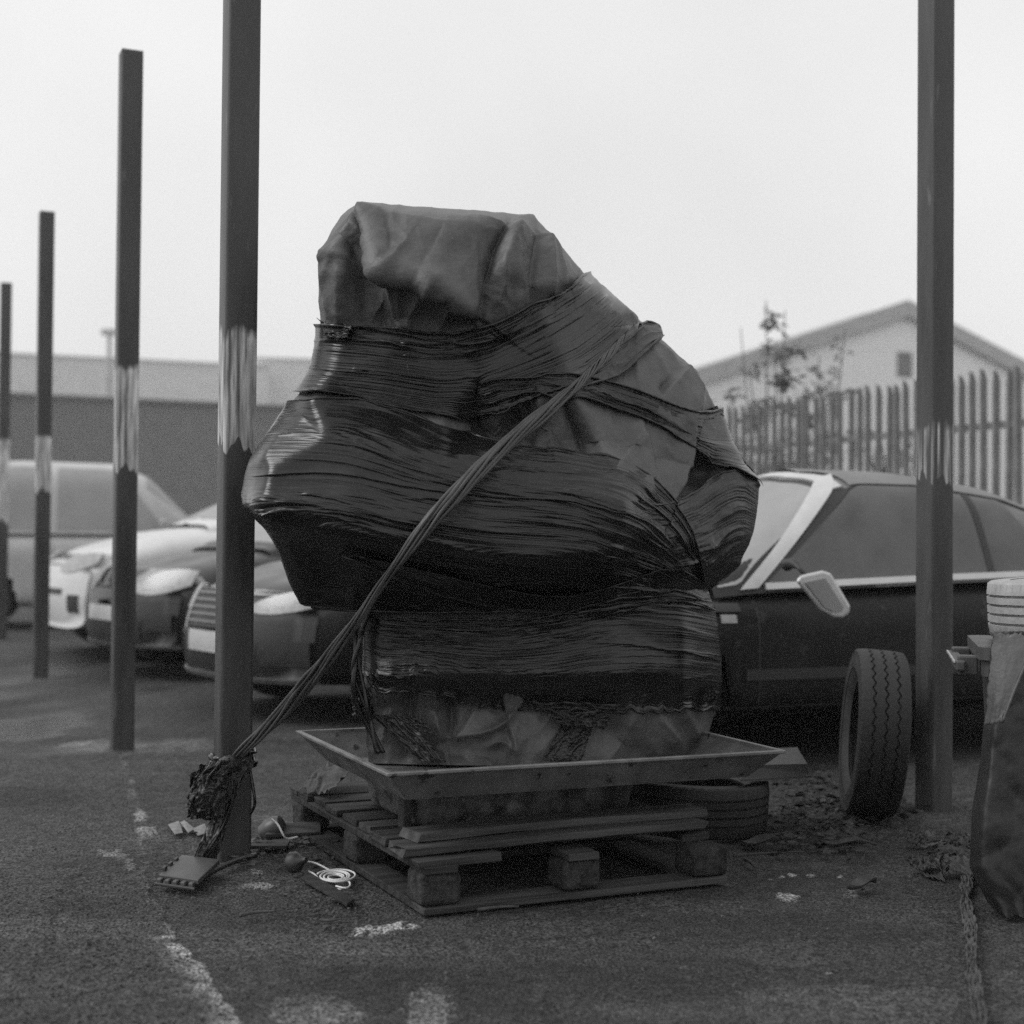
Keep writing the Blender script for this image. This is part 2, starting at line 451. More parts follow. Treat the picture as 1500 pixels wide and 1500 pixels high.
# cracks, oil stains and dusty tracks
ck = np.zeros_like(alb)
for pts_ in ([(380, 1345), (440, 1338), (520, 1346), (560, 1338)], [(760, 1370), (900, 1362), (1040, 1376), (1180, 1360)], [(20, 1420), (120, 1402), (180, 1412)], [(1180, 1400), (1300, 1440), (1400, 1436)], [(560, 1420), (680, 1432), (820, 1424)]):
    dd, _ = polyd(wx, wy, pts_); ck = np.maximum(ck, np.exp(-(dd / 1.3) ** 2))
alb *= 1 - .6 * ck * near
alb *= 1 - .38 * sst(.08, .35, fbm(GX * .9 + 3, GY * 1.6, 91, 3)) * near
alb *= 1 + .5 * sst(.1, .4, fbm(GX * .7 - 5, GY * 2.4, 95, 4)) * near
relief = 0.0035 * fbm(GX * 18, GY * 18, 71, 3) * near + 0.0022 * perlin(GX * 55, GY * 55, 72) * near
relief += roughzone * (0.008 + 0.006 * np.abs(perlin(GX * 30, GY * 30, 73)) + .003 * perlin(GX * 52, GY * 52, 74) - .002)
relief += 0.010 * fbm(GX * 1.3, GY * 1.3, 75, 2) * near - .008 * crack
relief += 0.003 * (paint > .05) * near
relief = np.clip(relief - 0.012, -0.04, 0.0)
GV = np.stack([GX, GY, relief], -1).reshape(-1, 3)
m = bpy.data.materials.new('worn_asphalt'); m.use_nodes = True
nt = m.node_tree; N = nt.nodes; L = nt.links; b = N['Principled BSDF']
tc = N.new('ShaderNodeTexCoord')
at = N.new('ShaderNodeAttribute'); at.attribute_name = 'tone'
wa = N.new('ShaderNodeAttribute'); wa.attribute_name = 'wet'
def tex(kind, sc, det=3):
    n = N.new(kind); n.inputs['Scale'].default_value = sc
    if kind == 'ShaderNodeTexNoise': n.inputs['Detail'].default_value = det
    L.new(tc.outputs['Object'], n.inputs['Vector']); return n
n1 = tex('ShaderNodeTexNoise', 130, 3); n2 = tex('ShaderNodeTexNoise', 28, 4); v1 = tex('ShaderNodeTexVoronoi', 95)
r1 = N.new('ShaderNodeMapRange'); r1.inputs['From Min'].default_value = .37; r1.inputs['From Max'].default_value = .63
r1.inputs['To Min'].default_value = .15; r1.inputs['To Max'].default_value = 2.5; L.new(n1.outputs['Fac'], r1.inputs['Value'])
r2 = N.new('ShaderNodeMapRange'); r2.inputs['From Min'].default_value = .3; r2.inputs['From Max'].default_value = .7
r2.inputs['To Min'].default_value = .6; r2.inputs['To Max'].default_value = 1.4; L.new(n2.outputs['Fac'], r2.inputs['Value'])
def mul(a, c):
    n = N.new('ShaderNodeMath'); n.operation = 'MULTIPLY'; L.new(a, n.inputs[0]); L.new(c, n.inputs[1]); return n.outputs[0]
base = mul(mul(at.outputs['Fac'], r1.outputs[0]), r2.outputs[0])
# scattered pale stone chips
n4 = tex('ShaderNodeTexNoise', 210, 1)
r4 = N.new('ShaderNodeMapRange'); r4.inputs['From Min'].default_value = .745; r4.inputs['From Max'].default_value = .80
L.new(n4.outputs['Fac'], r4.inputs['Value'])
mi = N.new('ShaderNodeMix'); mi.data_type = 'FLOAT'; L.new(r4.outputs[0], mi.inputs['Factor']); L.new(base, mi.inputs[2]); mi.inputs[3].default_value = .34
L.new(mi.outputs[0], b.inputs['Base Color'])
r3 = N.new('ShaderNodeMapRange'); r3.inputs['To Min'].default_value = .85; r3.inputs['To Max'].default_value = .16
L.new(wa.outputs['Fac'], r3.inputs['Value']); L.new(r3.outputs[0], b.inputs['Roughness'])
b.inputs['Specular IOR Level'].default_value = .35
bp = N.new('ShaderNodeBump'); bp.inputs['Strength'].default_value = .9; bp.inputs['Distance'].default_value = .006
L.new(v1.outputs['Distance'], bp.inputs['Height'])
bp2 = N.new('ShaderNodeBump'); bp2.inputs['Strength'].default_value = 1.0; bp2.inputs['Distance'].default_value = .006
L.new(n1.outputs['Fac'], bp2.inputs['Height']); L.new(bp.outputs[0], bp2.inputs['Normal']); L.new(bp2.outputs[0], b.inputs['Normal'])
M_ground = m
o = mesh_obj('ground', GV, grid_faces(len(gy), len(gx)), M_ground, attr={'tone': np.clip(alb * .62, .014, .5).ravel(), 'wet': wet.ravel()})
props(o, kind='structure')

# ------------------------------------------------------------------ far buildings
def prism_building(name, label, pts, h, mat, roof_mat, depth, cat='building', ribs=0, rise=0.0):
    """long shed: front wall from pts[0] to pts[1] (plan), running back by depth; ribbed cladding and a low roof"""
    a = np.array([*pts[0], 0.]); c = np.array([*pts[1], 0.]); d = c - a; ln = np.linalg.norm(d); d /= ln
    nrm = np.array([-d[1], d[0], 0.]);
    M = Matrix.Translation(Vector(a)) @ Matrix(((d[0], nrm[0], 0, 0), (d[1], nrm[1], 0, 0), (0, 0, 1, 0), (0, 0, 0, 1)))
    e = empty(name, label, cat, M)
    n = max(8, int(ln / .4)); xs = np.linspace(0, ln, n * 2 + 1)
    off = np.where((np.arange(len(xs)) // 1) % 2 == 0, 0, -.05)
    V = np.concatenate([np.stack([xs, off, np.full_like(xs, -0.02)], 1), np.stack([xs, off, np.full_like(xs, h)], 1)])
    F = [(i, i + 1, len(xs) + i + 1, len(xs) + i) for i in range(len(xs) - 1)]
    mesh_obj('front_wall', V, F, mat, e, smooth=False, world_space=False)
    V, F = merge([box_vf((-.05, depth / 2, h / 2), (.1, depth - .2, h)), box_vf((ln + .05, depth / 2, h / 2), (.1, depth - .2, h)), box_vf((ln / 2, depth - .05, h / 2), (ln, .1, h))])
    mesh_obj('side_walls', V, F, mat, e, smooth=False, world_space=False)
    V = np.array([[-.3, -.3, h + .003], [ln + .3, -.3, h + .003], [ln + .3, depth / 2, h + rise + .1], [-.3, depth / 2, h + rise + .1], [ln + .3, depth + .3, h + .003], [-.3, depth + .3, h + .003],
                  [-.3, -.3, h - .15], [ln + .3, -.3, h - .15]])
    mesh_obj('roof', V, [(0, 1, 2, 3), (3, 2, 4, 5), (6, 7, 1, 0)], roof_mat, e, smooth=False, world_space=False)
    return e
def xy(px, Y): return ((px - 750) / FPX * Y, Y)
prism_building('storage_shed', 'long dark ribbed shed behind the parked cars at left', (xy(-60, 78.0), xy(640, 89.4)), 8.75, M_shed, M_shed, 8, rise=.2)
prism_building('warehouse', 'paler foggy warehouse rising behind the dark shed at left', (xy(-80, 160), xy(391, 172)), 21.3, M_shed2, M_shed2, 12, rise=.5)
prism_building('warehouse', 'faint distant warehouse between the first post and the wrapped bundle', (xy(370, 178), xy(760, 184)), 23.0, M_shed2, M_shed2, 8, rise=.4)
# mast
V, F = tube_vf([(*xy(157, 105), 0), (*xy(157, 105), 15.6)], [.24, .16], 8)
V2, F2 = box_vf((*xy(157, 105), 15.7), (1.1, .5, .4))
V, F = merge([(V, F), (V2, F2)])
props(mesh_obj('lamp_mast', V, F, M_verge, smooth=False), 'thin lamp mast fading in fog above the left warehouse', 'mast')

# gabled house
ga = rad(25); gd = np.array([math.cos(ga), math.sin(ga), 0]); gn = np.array([-gd[1], gd[0], 0])
apex = U(1325, 447, 105.0); apex_xy = np.array([apex[0], apex[1], 0])
Mg = Matrix.Translation(Vector(apex_xy)) @ Matrix(((gd[0], gn[0], 0, 0), (gd[1], gn[1], 0, 0), (0, 0, 1, 0), (0, 0, 0, 1)))
e = empty('gabled_building', 'pale gabled building with dark verge boards behind the palisade fence', 'building', Mg)
hz, we, drop = float(apex[2]) - .1, 21.6, 7.25
V = np.array([[-we, 0, -.02], [we, 0, -.02], [we, 0, hz - drop], [0, 0, hz], [-we, 0, hz - drop],
              [-we, 5, -.02], [we, 5, -.02], [we, 5, hz - drop], [0, 5, hz], [-we, 5, hz - drop]])
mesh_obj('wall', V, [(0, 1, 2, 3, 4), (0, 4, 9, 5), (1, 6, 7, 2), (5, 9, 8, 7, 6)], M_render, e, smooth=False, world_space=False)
sl = drop / we
for s in (-1, 1):
    V = np.array([[0, -.38, hz + .02], [s * (we + .5), -.38, hz + .02 - sl * (we + .5)], [s * (we + .5), 5.3, hz + .02 - sl * (we + .5)], [0, 5.3, hz + .02]])
    V = np.concatenate([V, V + [0, 0, .14]])
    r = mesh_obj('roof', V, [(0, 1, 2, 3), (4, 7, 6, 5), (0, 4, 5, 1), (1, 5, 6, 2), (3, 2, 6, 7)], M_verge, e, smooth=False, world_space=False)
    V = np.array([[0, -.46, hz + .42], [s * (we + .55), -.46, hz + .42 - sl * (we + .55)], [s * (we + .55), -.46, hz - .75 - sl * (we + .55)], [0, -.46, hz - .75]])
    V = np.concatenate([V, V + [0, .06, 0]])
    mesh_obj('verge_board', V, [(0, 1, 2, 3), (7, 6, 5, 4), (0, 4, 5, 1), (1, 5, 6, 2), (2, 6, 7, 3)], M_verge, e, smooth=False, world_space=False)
vc = U(1325, 534, 105.0); vl = np.array([(vc - apex_xy) @ gd, 0, vc[2]])
V, F = merge([box_vf((vl[0], -.05, vl[2] + k * .38), (1.0, .05, .14)) for k in (-2, -1, 1, 2)] + [box_vf((vl[0], -.025, vl[2]), (1.35, .04, 1.8))])
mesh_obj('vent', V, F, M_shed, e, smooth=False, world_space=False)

# ------------------------------------------------------------------ palisade fence
fa = np.array([*xy(1500, 11.5), 0]); fb = np.array([*xy(1065, 15.3), 0])
fd = fb - fa; fl0 = np.linalg.norm(fd); fd /= fl0
fn = np.array([fd[1], -fd[0], 0]);
if fn[1] > 0: fn = -fn
Mf = Matrix.Translation(Vector(fa)) @ Matrix(((fd[0], fn[0], 0, 0), (fd[1], fn[1], 0, 0), (0, 0, 1, 0), (0, 0, 0, 1)))
fence = empty('palisade_fence', 'steel palisade fence of pointed pales running behind the dark convertible', 'fence', Mf)
pw = .044
prof = [(-pw, 0), (-pw * .45, .0), (-pw * .3, .022), (pw * .3, .022), (pw * .45, .0), (pw, 0)]
hts = [2.36, 2.42, 2.45, 2.45, 2.42, 2.36]
V = [(x, y, -.01) for x, y in prof] + [(x, y, h) for (x, y), h in zip(prof, hts)]
V += [(x, y - .006, z) for x, y, z in V]
F = [(i, i + 1, 7 + i, 6 + i) for i in range(5)] + [(13 + i, 12 + i, 18 + i, 19 + i) for i in range(5)]
F += [(6 + i, 7 + i, 19 + i, 18 + i) for i in range(5)] + [(0, 6, 18, 12), (5, 17, 23, 11)]
pale0 = mesh_obj('pale', V, F, M_fence, fence, smooth=False, world_space=False)
step = .132
k = 0
for i in range(-6, 62):
    o = pale0 if i == -6 else pale0.copy()
    if i != -6: COL.objects.link(o); o.parent = fence
    o.location = (i * step, .04, random.uniform(-.02, .02))
    o.rotation_euler = (random.uniform(-.006, .006), random.uniform(-.012, .012), 0)
for z in (.45, 2.0):
    V, F = box_vf((3.2, .012, z), (8.4, .05, .055))
    mesh_obj('rail', V, F, M_fence, fence, smooth=False, world_space=False)
def along(px):
    k_ = (px - 750) / FPX; return (k_ * fa[1] - fa[0]) / (fd[0] - k_ * fd[1])
for x in (along(1368), along(1168), along(1168) * 2 - along(1368)):
    V, F = box_vf((x, -.06, 1.22), (.10, .08, 2.46))
    mesh_obj('fence_post', V, F, M_fence, fence, smooth=False, world_space=False)

# ------------------------------------------------------------------ shrubs behind the fence
def shrub(name, label, base, tips, nleaf, spread, lsize, group, seed):
    rr = np.random.default_rng(seed)
    e = empty(name, label, 'shrub', Matrix.Translation(Vector(base)), group)
    leaves, fk = [], []
    for tip in tips:
        tip = np.array(tip); b0 = np.array(base)
        mid = b0 * .45 + tip * .55 + np.array([rr.uniform(-.12, .12), rr.uniform(-.1, .1), 0])
        path = resample([b0, mid, tip], 14, 2)
        V, F = tube_vf(path, np.linspace(.016, .005, len(path)), 6)
        mesh_obj('stem', V, F, M_bark, e)
        twigs = []
        for j in range(9):
            t = rr.uniform(.42, 1.0); p = path[int(t * 13)]
            dirv = np.array([rr.normal(), rr.normal() * .8, abs(rr.normal()) * .8 + .2]); dirv /= np.linalg.norm(dirv)
            L_ = rr.uniform(.15, .5) * (1.25 - t * .6) * spread
            tp = resample([p, p + dirv * L_ * .6, p + dirv * L_ + np.array([0, 0, -.10 * L_])], 6, 1)
            twigs.append(tube_vf(tp, np.linspace(.006, .002, 6), 4))
            for q in range(int(nleaf / len(tips) / 9)):
                c = tp[rr.integers(2, 6)] + rr.normal(size=3) * .035
                a = rr.uniform(0, 6.28); up = rr.normal(size=3) * .5 + np.array([math.cos(a), math.sin(a), -.25])
                up /= np.linalg.norm(up); sd_ = np.cross(up, rr.normal(size=3)); sd_ /= np.linalg.norm(sd_)
                s = lsize * rr.uniform(.6, 1.3)
                k0 = len(leaves)
                leaves += [c, c + up * s * .5 + sd_ * s * .16, c + up * s, c + up * s * .5 - sd_ * s * .16]
                fk.append((k0, k0 + 1, k0 + 2, k0 + 3))
        V, F = merge(twigs)
        mesh_obj('twig_spray', V, F, M_bark, e)['kind'] = 'stuff'
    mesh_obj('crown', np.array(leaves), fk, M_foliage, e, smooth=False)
b0 = U(1110, 720, 16.0); b0[2] = 0
shrub('shrub', 'tall thin leafy shrub standing above the fence beside the wrapped bundle', b0,
      [U(1122, 440, 16.0), U(1085, 480, 16.1), U(1150, 455, 15.9), U(1098, 540, 15.8), U(1136, 500, 16.2)], 900, .85, .115, 'shrubs behind the fence', 5)
b0 = U(1185, 720, 15.6); b0[2] = 0
shrub('shrub', 'sparse arching shrub behind the fence left of the gable peak', b0,
      [U(1238, 482, 15.6), U(1200, 520, 15.5), U(1215, 560, 15.7), U(1180, 560, 15.5)], 480, .8, .11, 'shrubs behind the fence', 6)
for (px, Y, w, n, lab, sd_) in [(1120, 15.0, .5, 360, 'tangled bramble against the fence nearest the bundle', 8), (1230, 14.3, .6, 460, 'tangled bramble against the middle of the fence', 9),
                         (1320, 13.6, .5, 340, 'tangled bramble against the fence left of the right post', 10)]:
    b0 = U(px, 760, Y); b0[2] = 0
    tips = [U(px + dx, 620 + abs(dx) * .3 + 20 * (i % 3), Y + .1 * (i % 2)) for i, dx in enumerate((-55, -28, 0, 25, 52))]
    shrub('bramble_bush', lab, b0, tips, n, 1.0, .09, 'brambles along the fence', sd_)

# ------------------------------------------------------------------ steel posts
def steel_post(px, py, label, zb, zt, cover, h=3.48, w=.108, lean=0.0, cap=True):
    g = G(px, py)
    g = np.array([g[0], g[1], 0]) + E2 * w * .5
    M = Matrix.Translation(Vector(g)) @ Matrix.Rotation(YA, 4, 'Z')
    e = empty('steel_post', label, 'post', M, 'square steel posts standing in the yard')
    r, n = .012, 4
    sec = []
    for cx, cy, a0 in ((1, 1, 0), (-1, 1, 90), (-1, -1, 180), (1, -1, 270)):
        for k in range(n + 1):
            a = rad(a0 + 90 * k / n); sec.append((cx * (w / 2 - r) + r * math.cos(a), cy * (w / 2 - r) + r * math.sin(a)))
    sec = np.array(sec)
    zs = np.array([-.05, .4, 1.2, 2.0, h])
    V = np.concatenate([np.c_[sec, np.full(len(sec), z)] for z in zs])
    F = [tuple(f) for f in grid_faces(len(zs), len(sec), True)] + [tuple((len(zs) - 1) * len(sec) + k for k in range(len(sec)))]
    o = mesh_obj('shaft', V, F, post_mat('painted_post_steel', zb, zt, cover), e, world_space=False, sharp=40)
    V, F = box_vf((0, 0, h + .004), (w - .004, w - .004, .008))
    mesh_obj('cap_plate', V, F, M_shed, e, smooth=False, world_space=False)
    return e
steel_post(345, 1257, 'nearest left steel post with bare primer patch, rope knotted at its foot', 1.36, 1.70, .72)
steel_post(181, 1095, 'second left steel post with drippy primer patch and slanted cut top', 1.40, 1.87, .70)
steel_post(60, 990, 'third left steel post, shorter in view, before the white car', 1.40, 1.76, .75)
steel_post(2, 935, 'farthest left steel post cut off by the picture edge', 1.2, 2.0, .8, h=3.62)
steel_post(1381, 1184, 'right steel post beside the upright tyre with dripped paint', 1.31, 1.50, .60)
# ================================================================== VEHICLES
def interp(pts):
    xs = [p[0] for p in pts]; ys = [p[1] for p in pts]
    return lambda x: np.interp(x, xs, ys)
def build_car(name, label, M, S):
    e = empty(name, label, 'car', M, 'cars parked in the yard')
    xf, xr, W = S['xf'], S['xr'], S['W']
    fine = np.linspace(xr, xf, 400)
    def smoothed(pts, k=9):
        y = np.interp(fine, [p[0] for p in pts], [p[1] for p in pts])
        ker = np.hanning(2 * k + 1); ker /= ker.sum()
        yp = np.pad(y, k, mode='edge'); y = np.convolve(yp, ker, 'valid')
        return lambda x: np.interp(x, fine, y)
    ztop = smoothed(S['top']); zlow = smoothed(S['low'])
    wid = smoothed([(xr, W * .90), (xr + .35, W * .985), (-.2, W), (xf - .7, W * .985), (xf - .15, W * .95), (xf, W * .90)])
    zm = S.get('waist', .56); n1, n2 = S.get('n1', 5.0), 7.0
    def bend(P):
        P = P.copy(); x, y, z = P[..., 0], P[..., 1], P[..., 2]
        s = np.clip((x - (xf - 1.0)) / 1.0, 0, 1.2) ** 2
        r = np.clip(((xr + .9) - x) / .9, 0, 1.2) ** 2
        q = np.abs(y) / W
        P[..., 0] = x - s * (S.get('nose', .30) * q ** 2.6 + .16 * ((z - .42) / .4) ** 2) + r * (.20 * q ** 2.6 + .10 * ((z - .5) / .4) ** 2)
        return P
    def side(x, z):
        """half width of the body at station x, height z"""
        zt, zl = ztop(x), zlow(x)
        h = np.where(z >= zm, (z - zm) / np.maximum(zt - zm, .02), (zm - z) / np.maximum(zm - zl, .02))
        h = np.clip(h, 0, .9999); n = np.where(z >= zm, n1, n2)
        return wid(x) * (1 - h ** n) ** (1 / n)
    # ---- body shell
    nx = int((xf - xr) / .026); xs = np.linspace(xr, xf, nx)
    a = np.linspace(0, math.pi / 2, 30)
    ca, sa = np.cos(a), np.sin(a)
    yl = np.sign(ca) * np.abs(ca) ** (2 / n2); zl_ = np.abs(sa) ** (2 / n2)
    yu = np.abs(ca) ** (2 / n1); zu = np.abs(sa) ** (2 / n1)
    half_y = np.r_[yl[::-1], yu[1:]]; lo = np.r_[zl_[::-1], np.zeros(len(a) - 1)]; hi = np.r_[np.zeros(len(a)), zu[1:]]
    sec_y = np.r_[half_y, -half_y[::-1][1:-1]]; lo2 = np.r_[lo, lo[::-1][1:-1]]; hi2 = np.r_[hi, hi[::-1][1:-1]]
    X = np.broadcast_to(xs[:, None], (nx, len(sec_y)))
    Yv = wid(xs)[:, None] * sec_y[None]
    Z = zm + (ztop(xs) - zm)[:, None] * hi2[None] - (zm - zlow(xs))[:, None] * lo2[None]
    Ra = S.get('arch', .37); wheels = S['wheels']; zw = S.get('rw', .31)
    Z = Z.copy(); X = X.copy()
    for xw in wheels:
        r = np.hypot(X - xw, Z - zw); mk_ = (np.abs(r - Ra) < .028) & (np.abs(Yv) > W * .6) & (Z > zlow(xw) - .05)
        X = np.where(mk_, xw + (X - xw) * Ra / np.maximum(r, 1e-6), X); Z = np.where(mk_, zw + (Z - zw) * Ra / np.maximum(r, 1e-6), Z)
    P = np.stack([X, Yv, Z], -1)
    F = grid_faces(nx, len(sec_y), True)
    flat = P.reshape(-1, 3); c = flat[F].mean(1)
    kill = np.zeros(len(F), bool)
    for xw in wheels: kill |= (np.hypot(c[:, 0] - xw, c[:, 2] - zw) < Ra - .002) & (np.abs(c[:, 1]) > W * .55)
    Fl = [tuple(f) for f in F[~kill]]
    Vall = [flat]; base_n = len(flat)
    for end, sgn in ((0, 1), (nx - 1, -1)):          # curved end caps
        ring = P[end]; ctr = np.array([xs[end], 0, zm])
        prev = np.arange(end * len(sec_y), (end + 1) * len(sec_y))
        for k in (.85, .7, .5, .3, .12):
            Vall.append(ctr + (ring - ctr) * np.array([1, k, k])); idx = np.arange(base_n, base_n + len(sec_y)); base_n += len(sec_y)
            for i in range(len(sec_y)):
                j = (i + 1) % len(sec_y); q = (prev[i], prev[j], idx[j], idx[i])
                Fl.append(q[::sgn])
            prev = idx
        Fl.append(tuple(prev[::-1] if sgn == 1 else prev))
    V = bend(np.concatenate(Vall))
    body = mesh_obj('body', V, Fl, S['paint'], e, world_space=False)
    def normals_grid(P):
        du = np.gradient(P, axis=0); dv = np.gradient(P, axis=1)
        nn = np.cross(du, dv); return nn / (np.linalg.norm(nn, axis=-1)[..., None] + 1e-12)
    def patch(nm, P, mat, off=.005, parent=e, ref=None, thick=True):
        P = bend(P) if ref != 'raw' else P
        nn = normals_grid(P); cdir = P.mean((0, 1)) - np.array([0, 0, .6])
        if (nn.mean((0, 1)) @ cdir) < 0: nn = -nn
        Q = P + nn * off
        r, c_ = Q.shape[:2]
        V = np.concatenate([Q.reshape(-1, 3), (P - nn * .012).reshape(-1, 3)])
        F = [tuple(f) for f in grid_faces(r, c_)]
        bd = [i for i in range(c_)] + [i * c_ + c_ - 1 for i in range(1, r)] + [(r - 1) * c_ + i for i in range(c_ - 2, -1, -1)] + [i * c_ for i in range(r - 2, 0, -1)]
        F += [(bd[(i + 1) % len(bd)], bd[i], bd[i] + r * c_, bd[(i + 1) % len(bd)] + r * c_) for i in range(len(bd))]
        return mesh_obj(nm, V, F, mat, parent, world_space=False, sharp=50)
    def side_patch(nm, x0, x1, z0, z1, mat, s=1, off=.005, parent=e, nxp=14, nzp=6, skew=0.0):
        t, q = np.meshgrid(np.linspace(0, 1, nxp), np.linspace(0, 1, nzp))
        z = z0 + (z1 - z0) * q; x = x0 + (x1 - x0) * t + skew * q
        if callable(z0): z = z0(x) + (z1(x) - z0(x)) * q
        return patch(nm, np.stack([x, s * side(x, z), z], -1), mat, off, parent)
    def front_patch(nm, y0, y1, z0, z1, mat, off=.006, parent=e, end='f', ny=12, nz=6, zk=0.0, leaf=False):
        t, q = np.meshgrid(np.linspace(0, 1, ny), np.linspace(0, 1, nz))
        y = y0 + (y1 - y0) * t; hh = (.12 + .88 * np.sin(np.pi * np.clip(.06 + .80 * t, 0, 1)) ** .8) if leaf else 1.0
        z = z0 + (z1 - z0) * (.5 + (q - .5) * hh) + zk * (t - .5)
        x = np.full_like(y, xf if end == 'f' else xr)
        return patch(nm, np.stack([x, y, z], -1), mat, off, parent)
    def top_patch(nm, x0, x1, y0, y1, mat, off=.004, parent=e):
        t, q = np.meshgrid(np.linspace(0, 1, 16), np.linspace(0, 1, 6))
        x = x0 + (x1 - x0) * t; y = y0 + (y1 - y0) * q
        h = np.clip(np.abs(y) / wid(x), 0, .999)
        return patch(nm, np.stack([x, y, zm + (ztop(x) - zm) * (1 - h ** n1) ** (1 / n1)], -1), mat, off, parent)
    # ---- wheels
    rw = S.get('rw', .31)
    for xw in wheels:
        for s in (-1, 1):
            a_ = np.linspace(-.25, math.pi + .25, 26)
            ring = [np.stack([xw + (Ra + .004) * np.cos(a_), np.full_like(a_, s * yy), zw + (Ra + .004) * np.sin(a_)], 1) for yy in (W * .985 - .03, W * .62)]
            V = np.concatenate(ring + [np.array([[xw, s * W * .62, zw]])]); k = len(a_)
            F = [(i, i + 1, k + i + 1, k + i) for i in range(k - 1)] + [(k + i, k + i + 1, 2 * k) for i in range(k - 1)]
            mesh_obj('wheel_arch', V, F, M_trim, e, world_space=False)
            Rm = np.array([[1, 0, 0], [0, 0, 1], [0, -s, 0]], float)
            w_ = .10
            prof = [(rw * .66, -w_), (rw * .92, -w_), (rw * .985, -w_ * .8), (rw, -w_ * .4), (rw, w_ * .4), (rw * .985, w_ * .8), (rw * .92, w_), (rw * .66, w_)]
            V, F = lathe_vf(prof, 36)
            V = np.stack([V[:, 0], s * V[:, 2], V[:, 1]], 1) + np.array([xw, s * (W - .14), rw])
            wh = mesh_obj('wheel', V, F, M_rubber, e, world_space=False, sharp=60)
            prof = [(.02, .05), (rw * .2, .055), (rw * .3, .035), (rw * .58, .05), (rw * .66, .075), (rw * .67, .0)]
            V, F = lathe_vf(prof, 36)
            lst = [(V, F)]
            for k in range(5):
                aa = 2 * math.pi * k / 5
                V2, F2 = box_vf((rw * .4, 0, .06), (rw * .5, .05, .025)); c_, s_ = math.cos(aa), math.sin(aa)
                lst.append((V2 @ np.array([[c_, s_, 0], [-s_, c_, 0], [0, 0, 1]]), F2))
            V, F = merge(lst)
            V = np.stack([V[:, 0], s * V[:, 2], V[:, 1]], 1) + np.array([xw, s * (W - .14), rw])
            mesh_obj('rim', V, F, M_rim, wh, world_space=False, sharp=40)
    # ---- greenhouse
    gp = S['roof']; gx0, gx1 = gp[0][0], gp[-1][0]
    fineg = np.linspace(gx0, gx1, 300); rt = np.interp(fineg, [p[0] for p in gp], [p[1] for p in gp])
    ker = np.hanning(19); ker /= ker.sum(); rt = np.convolve(np.pad(rt, 9, mode='edge'), ker, 'valid')
    roofz = lambda x: np.interp(x, fineg, rt)
    belt = lambda x: ztop(x) - .05
    Wg = S.get('wg', W * .93); tum = S.get('tumble', .42); ng = S.get('ng', 7.0)
    def gw(x): return np.minimum(Wg, wid(x) * .97) * (1 - .22 * np.clip((x - (gx1 - .75)) / .75, 0, 1) ** 2 * S.get('narrow', .6) - .10 * np.clip((gx0 + .6 - x) / .6, 0, 1) ** 2)
    def gside(x, z):
        h = np.clip((z - belt(x)) / np.maximum(roofz(x) - belt(x), .01), 0, .9995)
        return (gw(x) - tum * np.maximum(z - belt(x), 0)) * (1 - h ** ng) ** (1 / 3.2)
    def gtop(x, y):
        h = np.full_like(x, .5)
        lo_, hi_ = np.zeros_like(x), np.ones_like(x)
        for _ in range(30):
            mid = (lo_ + hi_) / 2
            yy = gside(x, belt(x) + mid * (roofz(x) - belt(x)))
            hi_ = np.where(yy < np.abs(y), mid, hi_); lo_ = np.where(yy < np.abs(y), lo_, mid)
        return belt(x) + lo_ * (roofz(x) - belt(x)) + .0
    nxg = 110; xg = np.linspace(gx0, gx1, nxg)
    hq = np.r_[np.linspace(0, .8, 9), 1 - .2 * (1 - np.linspace(.1, 1, 14)) ** 2.2]
    hq = np.clip(hq, 0, .9995)
    Xg = np.broadcast_to(xg[:, None], (nxg, len(hq))); Zg = belt(xg)[:, None] + (roofz(xg) - belt(xg))[:, None] * hq[None]
    Yg = gside(Xg, Zg)
    crown = .012
    L_ = np.stack([Xg, Yg, Zg], -1); R_ = np.stack([Xg, -Yg, Zg], -1)[:, ::-1]
    t = np.linspace(1, -1, 13)[1:-1]
    mid = np.stack([np.broadcast_to(xg[:, None], (nxg, 11)), Yg[:, -1:] * t[None], Zg[:, -1:] + crown * (1 - t[None] ** 2)], -1)
    Pg = np.concatenate([L_, mid, R_], 1)
    if 'split' in S:
        ks = int(np.argmin(np.abs(xg - S['split'])))
        mesh_obj('cabin', Pg[:ks + 1].reshape(-1, 3), grid_faces(ks + 1, Pg.shape[1]), S['cab'], e, world_space=False)
        mesh_obj('windscreen_frame', Pg[ks:].reshape(-1, 3), grid_faces(nxg - ks, Pg.shape[1]), S['pillar'], e, world_space=False)
    else:
        mesh_obj('cabin', Pg.reshape(-1, 3), grid_faces(nxg, Pg.shape[1]), S['paint'], e, world_space=False)
    def gpatch(nm, x0, x1, zlo, zhi, mat, s=1, off=.006, skew0=0, skew1=0, nxp=26, parent=e, rail=None):
        """side window: bottom x0..x1, top edge moved by skew0/skew1"""
        t, q = np.meshgrid(np.linspace(0, 1, nxp), np.linspace(0, 1, 12))
        x = (x0 + skew0 * q) * (1 - t) + (x1 + skew1 * q) * t
        zl_ = belt(x) + zlo; zh_ = np.minimum(zhi, roofz(x) - S.get('rail', .085))
        z = zl_ + np.maximum(zh_ - zl_, .004) * q
        if S.get('straight'): z = np.minimum(zl_ + (zhi - zl_) * q, roofz(x) - (rail or S.get('rail', .085)))
        return patch(nm, np.stack([x, s * gside(x, z), z], -1), mat, off, parent, ref='raw')
